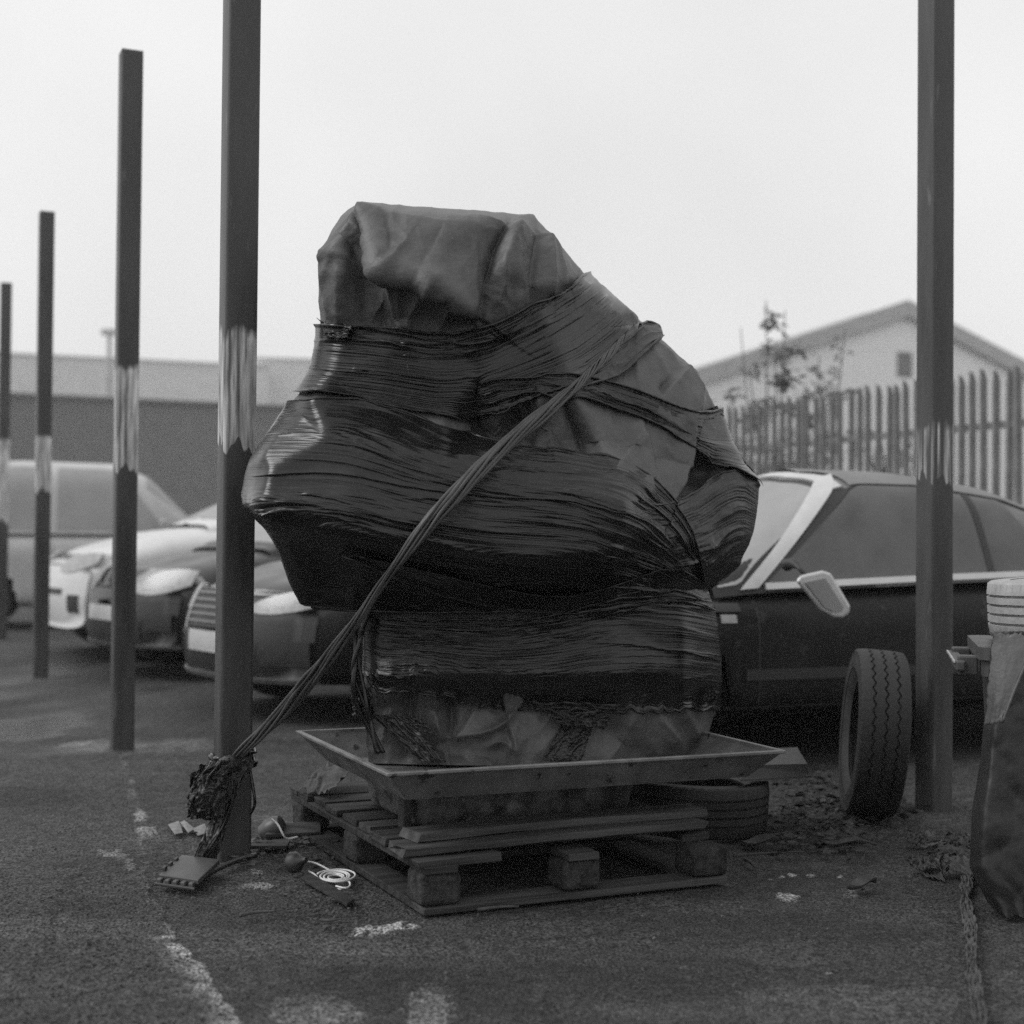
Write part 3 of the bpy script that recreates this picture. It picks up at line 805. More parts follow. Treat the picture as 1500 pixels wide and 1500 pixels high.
    def gtop_patch(nm, x0, x1, fy, mat, off=.006, parent=e):
        t, q = np.meshgrid(np.linspace(0, 1, 24), np.linspace(-1, 1, 25))
        x = x0 + (x1 - x0) * t
        ymax = np.maximum(gside(x, belt(x) + .55 * (roofz(x) - belt(x))), .2)
        y = q * fy * ymax
        if 'screen_y' in S and nm == 'windscreen': y = q * np.minimum(S['screen_y'][1] + (S['screen_y'][0] - S['screen_y'][1]) * t, gside(x, belt(x) + .10 * (roofz(x) - belt(x))) - .012)
        z = gtop(x, y) + crown * np.clip(1 - (y / np.maximum(Yg[:, -1].mean(), .2)) ** 2, 0, 1)
        return patch(nm, np.stack([x, y, z], -1), mat, off, parent, ref='raw')
    tools = dict(patch=patch, side_patch=side_patch, front_patch=front_patch, top_patch=top_patch, gpatch=gpatch, gtop_patch=gtop_patch,
                 side=side, gside=gside, belt=belt, roofz=roofz, bend=bend, ztop=ztop, zlow=zlow)
    for wnd in S['windows']:
        for s in (-1, 1): gpatch('side_window', wnd[0], wnd[1], .045, 9, S.get('glass', M_glass), s, .006, wnd[2], wnd[3])
    ws = S['screen']; gtop_patch('windscreen', ws[0], ws[1], S.get('screen_fy', .90), S.get('screen_mat', M_glass_pale))
    rs = S['rear_screen']; gtop_patch('rear_window', rs[0], rs[1], .88, S.get('glass', M_glass))
    for s in (-1, 1):
        hl = front_patch('headlight', s * .44 * W, s * .93 * W, S['lampz'][0], S['lampz'][1], M_lens, .007, zk=.07, leaf=True, ny=18)
        side_patch('lamp_glass', xf - .26, xf - .012, S['lampz'][0] + .085, S['lampz'][1] + .0, M_lens, s, .006, parent=hl)
        front_patch('tail_light', s * .55 * W, s * .95 * W, .62, .78, M_trim, .007, end='r')
        for xd in S['doors']: side_patch('door_seam', xd, xd + .008, zm - .26, lambda x: 0, M_trim, s) if False else side_patch('door_seam', xd, xd + .008, zlow(xd) + .10, ztop(xd) - .045, M_trim, s, .002, nxp=2, nzp=14)
        side_patch('door_handle', S['doors'][-1] + .10, S['doors'][-1] + .28, ztop(0) - .17, ztop(0) - .135, S.get('trimmat', M_trim), s, .02)
        xm = S['mirror']
        if S.get('mirrors', True):
            V, F = box_vf((xm, s * (W + .06), float(ztop(xm)) + .07), (.10, .17, .12)); mo = mesh_obj('wing_mirror', V, F, S['paint'], e, smooth=False, world_space=False); bevel(mo, .03, 3)
    for z0, z1, y_, mt in S['front']: front_patch('grille' if mt is not M_plate else 'number_plate', -y_, y_, z0, z1, mt, .012 if mt is M_plate else .006)
    front_patch('rear_plate', -.26, .26, .62, .73, M_plate, .012, end='r')
    return e, tools
def heading(hx, hy, x, y):
    n = math.hypot(hx, hy); hx /= n; hy /= n
    return Matrix.Translation((x, y, 0)) @ Matrix(((hx, -hy, 0, 0), (hy, hx, 0, 0), (0, 0, 1, 0), (0, 0, 0, 1)))
saloon = dict(xf=2.2, xr=-2.2, W=.88, top=[(-2.2, .80), (-2.1, .95), (-1.5, 1.0), (.9, .97), (1.5, .90), (2.0, .78), (2.2, .66)],
              low=[(-2.2, .34), (-1.9, .24), (1.7, .20), (2.2, .22)], wheels=(-1.32, 1.33), arch=.37, rw=.32,
              roof=[(-1.75, 1.0), (-1.0, 1.36), (-.45, 1.45), (.15, 1.43), (.55, 1.26), (1.15, .96)], paint=M_paint_dark,
              windows=[(-.42, .78, .0, -.62), (-1.25, -.47, .42, .0)], screen=(.30, 1.05), rear_screen=(-1.6, -1.0), lampz=(.62, .74), doors=(-.45, .70),
              mirror=.62, front=[(.46, .50, .50, M_trim)], nose=.34)
car_cat = {}
H1 = (-.80, -.60)
# dark saloon with a tall barred grille
S1 = dict(saloon); S1['front'] = [(.38, .50, .26, M_plate)]
g = U(322, 900, 8.62)
hx, hy = H1; n_ = math.hypot(hx, hy); hx /= n_; hy /= n_
e, T = build_car('parked_car', 'dark saloon car with barred grille and number plate behind nearest post', heading(hx, hy, g[0] - hx * 2.12, g[1] - hy * 2.12), S1)
gr = T['front_patch']('radiator_grille', -.30, .30, .52, .74, M_trim, .010)
for k in range(5):
    T['front_patch']('grille_bar', -.28, .28, 0.545 + k * .04, .556 + k * .04, M_slat, .022, parent=gr)
for s in (-1, 1):
    T['front_patch']('grille_surround', s * .30, s * .32, .50, .76, M_paint_silver, .024, parent=gr)
    T['front_patch']('fog_lamp_recess', s * .50, s * .78, .33, .47, M_trim, .008)
T['front_patch']('bumper_lip', -.80, .80, .235, .258, M_grey_plastic, .02)  # grey tone is fog reflected on the lip, put into its colour
# dark hatchback
S2 = dict(saloon); S2['lampz'] = (.62, .80); S2['front'] = [(.42, .53, .26, M_plate), (.27, .40, .52, M_trim)]
g = U(163, 890, 11.1)
e, T = build_car('parked_car', 'dark hatchback with swept pale headlamp between the two nearest left posts', heading(hx, hy, g[0] - hx * 2.12, g[1] - hy * 2.12), S2)
T['front_patch']('bumper_lip', -.80, .80, .235, .255, M_grey_plastic, .02)
for s in (-1, 1): T['front_patch']('fog_lamp_recess', s * .56, s * .76, .36, .48, M_trim, .008)
# white car
S3 = dict(saloon); S3['paint'] = M_paint_white; S3['glass'] = M_glass_pale; S3['wheels'] = (-1.32, 1.60); S3['nose'] = .22
g = U(95, 850, 13.0)
H3 = (-.90, -.44); n_ = math.hypot(*H3); h3 = (H3[0] / n_, H3[1] / n_)
e, T = build_car('parked_car', 'white car with dark wheel arch behind the second left post', heading(*h3, g[0] - h3[0] * 2.45, g[1] - h3[1] * 2.45) @ Matrix.Scale(1.2, 4), S3)
for s in (-1, 1): T['front_patch']('fog_lamp_recess', s * .60, s * .72, .34, .46, M_trim, .008)
# silver van
S4 = dict(saloon); S4.update(paint=M_paint_silver, glass=M_glass_pale, xf=2.15, xr=-2.2, top=[(-2.2, .95), (-2.1, 1.12), (1.0, 1.12), (1.6, 1.04), (2.0, .9), (2.15, .7)],
    roof=[(-2.12, 1.2), (-1.95, 1.84), (-1.0, 1.92), (.3, 1.90), (.75, 1.75), (1.55, 1.08)], windows=[(-.45, 1.05, .0, -.62), (-1.95, -.55, .10, .0)], screen=(.72, 1.45), rear_screen=(-2.1, -1.98), doors=(-.5, .85), mirror=.95, tumble=.22)
g = U(150, 800, 17.5)
e, T = build_car('parked_van', 'pale silver van with big misted windows behind the white car', heading(.97, .26, g[0] - .12, g[1]) @ Matrix.Diagonal((.84, 1, 1, 1)), S4)
e['category'] = 'van'
# pale car beyond the convertible
S5 = dict(saloon); S5['paint'] = M_paint_silver
g = U(1075, 800, 9.7)
e, T = build_car('parked_car', 'pale car, mostly hidden, its roof showing beyond the dark convertible', heading(-.93, -.37, g[0] + .32, g[1]), S5)

# ---- black convertible coupe at right
C = dict(xf=2.15, xr=-2.2, W=.86, top=[(-2.2, .74), (-2.1, .92), (-1.5, .935), (-.3, .90), (.75, .86), (1.4, .80), (2.0, .70), (2.15, .60)],
         low=[(-2.2, .34), (-1.9, .24), (1.7, .20), (2.15, .24)], wheels=(-1.25, 1.30), arch=.36, rw=.31, waist=.54, n1=4.2,
         roof=[(-1.72, .93), (-1.30, 1.20), (-.85, 1.355), (-.35, 1.415), (.02, 1.415), (.18, 1.375), (.98, .88)], paint=M_paint_black, pillar=M_trim, straight=True, split=.08, cab=M_softtop,
         windows=[], screen=(.22, .95), screen_fy=.965, narrow=.15, screen_y=(.80, .57), rear_screen=(-1.55, -1.15), lampz=(.56, .68), doors=(-.55, .78), mirror=.55, mirrors=False,
         front=[(.40, .50, .26, M_plate), (.54, .64, .40, M_trim)], nose=.28, tumble=.40, wg=.80, ng=8.0, trimmat=M_trim)
hc = -E1[:2]
# the rear edge of the bonnet / door seam sits at photo (1105, 850)
ref = U(1112, 862, 6.72); side_n = np.array([math.sin(YA), -math.cos(YA)])
loc = ref[:2] - np.array(hc) * .78 - side_n * .84
e, T = build_car('convertible_car', 'black soft-top convertible with silver windscreen pillar and dangling mirror', heading(hc[0], hc[1], loc[0], loc[1]), C)
conv = e
s = 1      # the left flank faces the camera
for sd_ in (-1, 1):
    T['gpatch']('side_window', -.62, .70, .045, 1.345, M_glass, sd_, .007, .0, -.69)
    T['gpatch']('quarter_window', -1.05, -.655, .045, 1.33, M_glass, sd_, .007, .24, .0)
    T['gpatch']('door_pillar', -.655, -.615, .03, 1.31, M_trim, sd_, .011, .0, .0, nxp=4)
    # bright waist strip
    x = np.linspace(-1.25, .71, 40); z0 = T['belt'](x) + .012
    q = np.linspace(0, 1, 4)[:, None]
    zz = z0[None] + .030 * q; xx = np.broadcast_to(x[None], zz.shape)
    T['patch']('waist_trim', np.stack([xx, sd_ * (T['gside'](xx, zz) + .006), zz], -1), M_chrome, .012, ref='raw')
    T['side_patch']('side_moulding', -1.0, .86, .415, .465, M_trim, sd_, .016, nxp=30, nzp=4)
    T['side_patch']('sill_line', -1.0, .95, .285, .292, M_trim, sd_, .004, nxp=20, nzp=2)
    T['side_patch']('side_indicator', .905, .985, .675, .712, M_lens, sd_, .012, nxp=6, nzp=4)
# soft top over the cabin
t, q = np.meshgrid(np.linspace(0, 1, 46), np.linspace(-1, 1, 41))
x = -1.66 + (.06 + 1.66) * t
zcut = T['belt'](x) + np.where(x > -1.15, np.maximum(T['roofz'](x) - .075 - T['belt'](x), .03), .03)
hfull = np.linspace(0, 1, 21)
rows = []
for sgn in (1, -1):
    qq = (1 - (1 - hfull) ** 2) if sgn == 1 else (1 - (hfull) ** 2)
    xx = np.broadcast_to(np.linspace(-1.66, .06, 46)[:, None], (46, 21))
    zc = (T['belt'](xx) + np.where(xx > -1.06, np.maximum(T['roofz'](xx) - .082 - T['belt'](xx), .03), .03 + 0 * xx))
    zz = zc + (T['roofz'](xx) * .9999 - zc) * qq[None]
    rows.append(np.stack([xx, sgn * (T['gside'](xx, zz) + .004), zz], -1))
mid_y = rows[0][:, -1, 1]
tt = np.linspace(1, -1, 17)[1:-1]
midp = np.stack([np.broadcast_to(np.linspace(-1.66, .06, 46)[:, None], (46, 15)), mid_y[:, None] * tt[None], rows[0][:, -1:, 2] + .014 * (1 - tt[None] ** 2) + .004 * np.sin(np.linspace(-1.66, .06, 46) * 9)[:, None]], -1)
Pt = np.concatenate([rows[0], midp, rows[1]], 1)
Pt[..., 2] += .012
V = Pt.reshape(-1, 3)
mesh_obj('soft_top', V, grid_faces(46, Pt.shape[1]), M_softtop, conv, world_space=False)
for sd_ in (-1, 1):
    T['gpatch']('windscreen_pillar', .750, .845, .02, 1.385, M_chrome, sd_, .014, -.70, -.72, nxp=6, rail=.022)
T['gtop_patch']('header_rail', .10, .175, .80, M_chrome, .012)
# dark rubber inside the pillar along the window
T['gpatch']('window_seal', .705, .745, .035, 1.35, M_trim, 1, .009, -.695, -.70, nxp=3)
# dangling door mirror
def poly_slab(pts, Y, th, tilt=0.0):
    P = U(np.array([p[0] for p in pts], float), np.array([p[1] for p in pts], float), np.full(len(pts), Y))
    P[:, 1] += tilt * (P[:, 0] - P[:, 0].mean())
    Q = P + np.array([0.01, th, 0]); n = len(pts)
    return np.concatenate([P, Q]), [tuple(range(n))[::-1], tuple(range(n, 2 * n))] + [(i, (i + 1) % n, n + (i + 1) % n, n + i) for i in range(n)]
Ym = 6.52
V, F = poly_slab([(1163, 851), (1170, 843), (1205, 836), (1218, 840), (1249, 889), (1247, 900), (1236, 906), (1222, 905), (1202, 894)], Ym, .07, .35)
V[len(V) // 2:] = V[:len(V) // 2] + (V[len(V) // 2:] - V[:len(V) // 2]) * 1.0
mh = mesh_obj('mirror_housing', V, F, M_chrome, conv, smooth=False); bevel(mh, .012, 3)
V, F = poly_slab([(1177, 853), (1208, 847), (1237, 889), (1234, 896), (1221, 896), (1207, 889)], Ym - .008, .02, .35)
mesh_obj('mirror_glass', V, F, M_glass_pale, mh, smooth=False)
pth = [U(1163, 826, 6.62), U(1170, 832, 6.56), U(1178, 840, Ym + .03), U(1185, 846, Ym + .02)]
V, F = tube_vf(resample(pth, 14, 2), .010, 8)
V2, F2 = tube_vf(resample([U(1152, 828, 6.7), U(1160, 824, 6.65), U(1168, 830, 6.6)], 8, 1), [.03, .028, .026, .025, .022, .02, .016, .012], 8)
V, F = merge([(V, F), (V2, F2)])
mesh_obj('mirror_stalk', V, F, M_trim, conv)
# ================================================================== PALLET, TROUGH, TRAY
PA = rad(25.0)
PE1 = np.array([math.cos(PA), math.sin(PA), 0.]); PE2 = np.array([-math.sin(PA), math.cos(PA), 0.])
pc = G(622, 1343); pc = np.array([pc[0], pc[1], 0.])
MP = Matrix.Translation(Vector(pc)) @ Matrix.Rotation(PA, 4, 'Z')
pallet = empty('wooden_pallet', 'weathered wooden pallet under the tray and wrapped bundle', 'pallet', MP)
def pbox(name, c, s, mat, bev=.003, jit=.002, rz=0.0, parent=pallet, tilt=0.0):
    R = Matrix.Rotation(rz, 3, 'Z') @ Matrix.Rotation(tilt, 3, 'Y')
    V, F = box_vf(c, s, R, jit)
    o = mesh_obj(name, V, F, mat, parent, smooth=False, world_space=False)
    if bev: bevel(o, bev)
    return o
PL = 1.0; PW = float((G(411, 1153, .157) - pc) @ PE2); KP = PW / 1.2      # along PE1, along PE2
for y in (.05, .60, 1.15): pbox('bottom_board', (PL / 2, y * KP, .011), (PL, .10, .022), M_wood)
for x in (.05, .95): pbox('base_runner', (x, PW / 2, .0105), (.095, PW - .21, .021), M_wood)
def block(c, s):
    """compressed wood block with rounded, chipped corners"""
    o = pbox('block', c, s, M_chip, bev=.016, jit=.004); o.modifiers['bevel'].segments = 3
    return o
for x in (.055, .5, .945):
    for y in (.065, .60, 1.135):
        block((x, y * KP, .0685), (.115 + random.uniform(-.008, .008), .125, .092))
for x in (.05, .5, .95): pbox('stringer_board', (x, PW / 2 + (.05 if x > .9 else 0), .125), (.10, PW - (.12 if x > .9 else .0), .021), M_wood)
for i, y in enumerate((.19, .335, .49, .635, .78, .93, 1.06, 1.155)):
    pbox('deck_board', (PL / 2 + random.uniform(-.012, .012), y * KP, .147 + random.uniform(0, .002)), (PL * (.99 + random.uniform(-.01, .02)), (.11, .125, .10, .12, .11, .12, .11, .075)[i] * KP, .021), M_wood, jit=.003, rz=random.uniform(-.006, .006))
pbox('broken_deck_board', (.11, .055, .146), (.26, .10, .019), M_wood, jit=.006)
# loose planks lying on the front of the deck
def plank(label, px0, py0, px1, py1, z, w, th, mat, tilt=0.0):
    a = G(px0, py0, z); b_ = G(px1, py1, z); d = b_ - a; ln = np.linalg.norm(d); d /= ln
    n_ = np.array([-d[1], d[0], 0]); mid = (a + b_) / 2 + n_ * w / 2
    Mx = Matrix.Translation(Vector((mid[0], mid[1], z - th))) @ Matrix(((d[0], n_[0], 0, 0), (d[1], n_[1], 0, 0), (0, 0, 1, 0), (0, 0, 0, 1)))
    e = empty('loose_plank', label, 'plank', Mx, 'planks lying on the pallet')
    nx = 14; xs = np.linspace(-ln / 2, ln / 2, nx)
    prof = np.array([[-w / 2, 0], [-w / 2, th], [-w * .1, th * 1.03], [w / 2, th], [w / 2, 0]])
    V = []
    for i, x in enumerate(xs):
        wob = .0025 * math.sin(x * 5 + z * 40)
        ends = .012 if i in (0, nx - 1) else 0
        for j, (y, h) in enumerate(prof): V.append((x + (random.uniform(-ends, ends)), y + wob, h + wob + tilt * x + (random.uniform(-.0015, .0015))))
    F = [tuple(f) for f in grid_faces(nx, 5, True)] + [(0, 1, 2, 3, 4), tuple((nx - 1) * 5 + k for k in (4, 3, 2, 1, 0))]
    o = mesh_obj('board', V, F, mat, e, smooth=False, world_space=False); bevel(o, .0015, 1)
    return e
plank('upper grey loose plank lying on the front of the pallet deck', 612, 1222, 1040, 1184, .206, .115, .022, M_wood2)
plank('lower loose plank lying on the front edge of the pallet', 590, 1243, 1034, 1203, .182, .135, .022, M_wood2)

# trough under the tray
tc0 = G(622, 1216, .158); MT = Matrix.Translation(Vector((tc0[0], tc0[1], .158))) @ Matrix.Rotation(PA, 4, 'Z')
trough = empty('concrete_trough', 'stained concrete trough between the pallet and the metal tray', 'trough', MT)
TL, TW, TH, th = .74, .50, .157, .045
def rbox_ring(x0, x1, y0, y1, z, r, n=6):
    out = []
    for cx, cy, a0 in ((x1 - r, y1 - r, 0), (x0 + r, y1 - r, 90), (x0 + r, y0 + r, 180), (x1 - r, y0 + r, 270)):
        for k in range(n + 1):
            a = rad(a0 + 90 * k / n); out.append((cx + r * math.cos(a), cy + r * math.sin(a), z))
    return np.array(out)
rings = []
for k in range(7):                              # rounded bottom edge, slightly flared sides
    t = k / 6; ins = .055 * (1 - math.sqrt(max(0, 1 - (1 - t) ** 2))) ; z = .055 * (1 - math.cos(t * math.pi / 2)) if k else 0
    rings.append(rbox_ring(-.02 + ins, TL - ins, ins, TW - ins, z, .05))
rings.append(rbox_ring(-.035, TL + .015, -.012, TW + .012, TH, .05))
rings.append(rbox_ring(-.035 + th, TL + .015 - th, -.012 + th, TW + .012 - th, TH, .03))
rings.append(rbox_ring(.03, TL - .04, .04, TW - .04, .05, .03))
nr = len(rings[0]); V = np.concatenate(rings)
F = [tuple(f) for f in grid_faces(len(rings), nr, True)] + [tuple(range(nr))[::-1], tuple((len(rings) - 1) * nr + k for k in range(nr))]
mesh_obj('basin', V, F, M_stone, trough, world_space=False, sharp=40)
V, F = box_vf((-.052, .035, .078), (.03, .05, .15)); o = mesh_obj('corner_strip', V, F, M_black_plastic, trough, smooth=False, world_space=False); bevel(o, .006)

# tray
ZR = .402
ta = G(567, 1136, ZR); tb = G(1152, 1101, ZR); tcn = G(427, 1073, ZR)
te1 = tb - ta; TLn = np.linalg.norm(te1); te1 /= TLn
TA = math.atan2(te1[1], te1[0]); te2 = np.array([-te1[1], te1[0], 0]); TWd = float((tcn - ta) @ te2)
MTr = Matrix.Translation(Vector((ta[0], ta[1], 0))) @ Matrix.Rotation(TA, 4, 'Z')
tray = empty('metal_tray', 'shallow galvanised mixing tray holding the wrapped bundle', 'tray', MTr)
def rc(i, z, r=.004): return rbox_ring(i, TLn - i, i, TWd - i, z, r, 2)
zb = .316
rings = [rc(.085, zb), rc(.012, ZR - .006), rc(.0, ZR - .004), rc(.0, ZR + .006), rc(.018, ZR + .006), rc(.02, ZR - .006), rc(.088, zb + .004)]
nr = len(rings[0]); V = np.concatenate(rings)
V[:, 2] += .0025 * np.sin(V[:, 0] * 9) * (V[:, 2] > zb + .02)
F = [tuple(f) for f in grid_faces(len(rings), nr, True)] + [tuple(range(nr))[::-1], tuple((len(rings) - 1) * nr + k for k in range(nr))]
o = mesh_obj('pan', V, F, M_tray, tray, smooth=False, world_space=False); bevel(o, .002, 1, 50)

# ================================================================== THE WRAPPED BUNDLE
# silhouette as seen from the front, in photo units; every point gets a real distance below
LEFT = [(500, 318), (484, 345), (468, 382), (467, 420), (470, 470), (468, 500), (458, 545), (440, 575), (425, 592), (406, 622), (384, 654), (366, 682), (357, 738), (378, 756), (398, 778), (415, 812),
        (432, 862), (446, 879), (500, 888), (535, 893), (537, 930), (536, 985), (531, 1030), (535, 1080), (540, 1118)]
RIGHT = [(858, 404), (900, 442), (924, 463), (936, 482), (960, 489), (985, 515), (1020, 546), (1035, 575), (1050, 602), (1066, 650), (1085, 685), (1109, 709), (1106, 745), (1098, 788), (1080, 822),
         (1046, 850), (1027, 862), (1042, 890), (1048, 920), (1053, 975), (1050, 1030), (1041, 1060), (1034, 1105)]
TOP = [(500, 318), (514, 305), (529, 297), (560, 300), (640, 305), (700, 310), (778, 314), (783, 319), (820, 362), (858, 404)]
BOT = [(540, 118 + 1000), (700, 1122), (850, 1120), (1034, 1105)]
xl_y = np.array([p[1] for p in TOP[:3][::-1]] + [p[1] for p in LEFT[1:]], float); xl_x = np.array([p[0] for p in TOP[:3][::-1]] + [p[0] for p in LEFT[1:]], float)
xr_y = np.array([297, 300, 305, 310, 314, 319, 362] + [p[1] for p in RIGHT], float); xr_x = np.array([530, 560, 640, 700, 778, 783, 820] + [p[0] for p in RIGHT], float)
def XL(y): return np.interp(y, xl_y, xl_x)
def XR(y): return np.interp(y, xr_y, xr_x)
def YEDGE(px): return 4.60 + .50 * (np.clip(px, 330, 1130) - 360) / 750
CTRL = [(480, 290, 4.62), (540, 290, 4.56), (745, 290, 4.66), (820, 300, 4.8), (500, 335, 4.52), (532, 318, 4.46), (640, 335, 4.45), (745, 335, 4.52), (800, 345, 4.66), (860, 380, 4.9),
        (470, 400, 4.50), (505, 400, 4.44), (538, 405, 4.47), (562, 402, 4.35), (625, 420, 4.34), (672, 450, 4.36), (740, 390, 4.46), (700, 467, 4.44), (790, 420, 4.54), (850, 405, 4.76), (460, 475, 4.50), (540, 475, 4.49), (600, 462, 4.47), (650, 478, 4.48), (780, 450, 4.55), (930, 470, 4.92),
        (440, 530, 4.50), (560, 540, 4.46), (700, 550, 4.49), (820, 540, 4.56), (960, 500, 4.92), (1030, 550, 5.0), (425, 590, 4.50), (560, 603, 4.45), (650, 610, 4.47), (740, 596, 4.50), (830, 575, 4.50),
        (920, 585, 4.66), (1000, 610, 4.80), (1060, 610, 5.0), (690, 630, 4.58), (740, 625, 4.62), (790, 630, 4.56), (750, 645, 4.58), (820, 652, 4.54), (880, 656, 4.55), (940, 672, 4.62), (1000, 690, 4.80), (1020, 695, 4.94), (650, 640, 4.41), (750, 666, 4.39), (820, 676, 4.41), (882, 684, 4.45), (930, 700, 4.53), (1040, 660, 4.88),
        (385, 660, 4.36), (480, 645, 4.31), (560, 655, 4.30), (650, 675, 4.31), (760, 703, 4.33), (840, 722, 4.34), (908, 740, 4.32),
        (355, 700, 4.48), (396, 690, 4.29), (520, 700, 4.27), (650, 730, 4.28), (780, 755, 4.31), (905, 775, 4.33), (955, 714, 4.58), (1000, 750, 4.70),
        (355, 742, 4.50), (388, 748, 4.27), (520, 778, 4.23), (650, 798, 4.25), (780, 815, 4.29), (890, 810, 4.34), (950, 775, 4.54), (1010, 800, 4.70), (1080, 700, 4.92), (1110, 712, 5.0), (1030, 720, 4.80), (1050, 780, 4.84), (1090, 800, 4.98), (1040, 850, 4.92),
        (400, 788, 4.46), (520, 830, 4.42), (650, 846, 4.43), (780, 856, 4.48), (890, 850, 4.54), (1000, 850, 4.76), (430, 868, 4.62), (520, 886, 4.62), (650, 888, 4.62), (780, 884, 4.62), (900, 868, 4.62), (1045, 895, 4.90),
        (535, 900, 4.70), (650, 905, 4.66), (780, 905, 4.65), (900, 900, 4.67), (535, 990, 4.66), (650, 985, 4.58), (780, 985, 4.58), (900, 985, 4.61), (1000, 985, 4.74), (1055, 990, 4.96),
        (530, 1030, 4.74), (700, 1035, 4.70), (850, 1045, 4.69), (1000, 1050, 4.80), (1045, 1050, 4.98), (530, 1125, 4.72), (700, 1128, 4.66), (850, 1128, 4.66), (960, 1120, 4.78), (1040, 1110, 5.0)]
RX0, RX1, RY0, RY1, RS = 330, 1140, 280, 1140, 3.0
rxs = np.arange(RX0, RX1, RS); rys = np.arange(RY0, RY1, RS)
def raster_tri(ctrl):
    pts = [(c[0], c[1]) for c in ctrl] + [(RX0 - 40, RY0 - 40), (RX1 + 40, RY0 - 40), (RX1 + 40, RY1 + 40), (RX0 - 40, RY1 + 40)]
    vals = np.array([c[2] for c in ctrl] + [4.7, 5.05, 5.05, 4.75])
    vs, _, fs, ov, _, _ = delaunay_2d_cdt([Vector(p) for p in pts], [], [], 0, 1e-6)
    vmap = [o_[0] for o_ in ov]
    PX, PY = np.meshgrid(rxs, rys); out = np.full(PX.shape, 4.8)
    for f in fs:
        a, b_, c_ = [np.array(vs[i]) for i in f]; va, vb, vc_ = [vals[vmap[i]] for i in f]
        det = (b_[1] - c_[1]) * (a[0] - c_[0]) + (c_[0] - b_[0]) * (a[1] - c_[1])
        if abs(det) < 1e-9: continue
        l1 = ((b_[1] - c_[1]) * (PX - c_[0]) + (c_[0] - b_[0]) * (PY - c_[1])) / det
        l2 = ((c_[1] - a[1]) * (PX - c_[0]) + (a[0] - c_[0]) * (PY - c_[1])) / det
        l3 = 1 - l1 - l2
        m_ = (l1 >= -1e-6) & (l2 >= -1e-6) & (l3 >= -1e-6)
        out[m_] = (l1 * va + l2 * vb + l3 * vc_)[m_]
    return out
def blur(A, s):
    r = int(s * 3) + 1; k = np.exp(-.5 * (np.arange(-r, r + 1) / s) ** 2); k /= k.sum()
    A = np.apply_along_axis(lambda v: np.convolve(np.pad(v, r, mode='edge'), k, 'valid'), 0, A)
    return np.apply_along_axis(lambda v: np.convolve(np.pad(v, r, mode='edge'), k, 'valid'), 1, A)
DEPTH = blur(raster_tri(CTRL), 1.5)
def lookup(A, px, py):
    fx = np.clip((px - RX0) / RS, 0, len(rxs) - 1.001); fy = np.clip((py - RY0) / RS, 0, len(rys) - 1.001)
    i = fx.astype(int); j = fy.astype(int); fx = fx - i; fy = fy - j
    return (A[j, i] * (1 - fx) + A[j, i + 1] * fx) * (1 - fy) + (A[j + 1, i] * (1 - fx) + A[j + 1, i + 1] * fx) * fy
def FRONT(px, py):
    """distance of the bundle's front surface"""
    dl = px - XL(py); dr = XR(py) - px
    rl = np.where((py > 640) & (py < 880), 20, 40); rr = np.where((py > 880), 70, 55)
    top_y = np.interp(px, [p[0] for p in TOP], [p[1] for p in TOP])
    def rnd(d, r): return np.sqrt(np.clip(1 - (1 - np.clip(d / r, 0, 1)) ** 2, 0, 1))
    g = np.minimum(np.minimum(rnd(dl, rl), rnd(dr, rr)), rnd(py - top_y, 15))
    ye = YEDGE(px)
    return ye + (lookup(DEPTH, px, py) - ye) * g
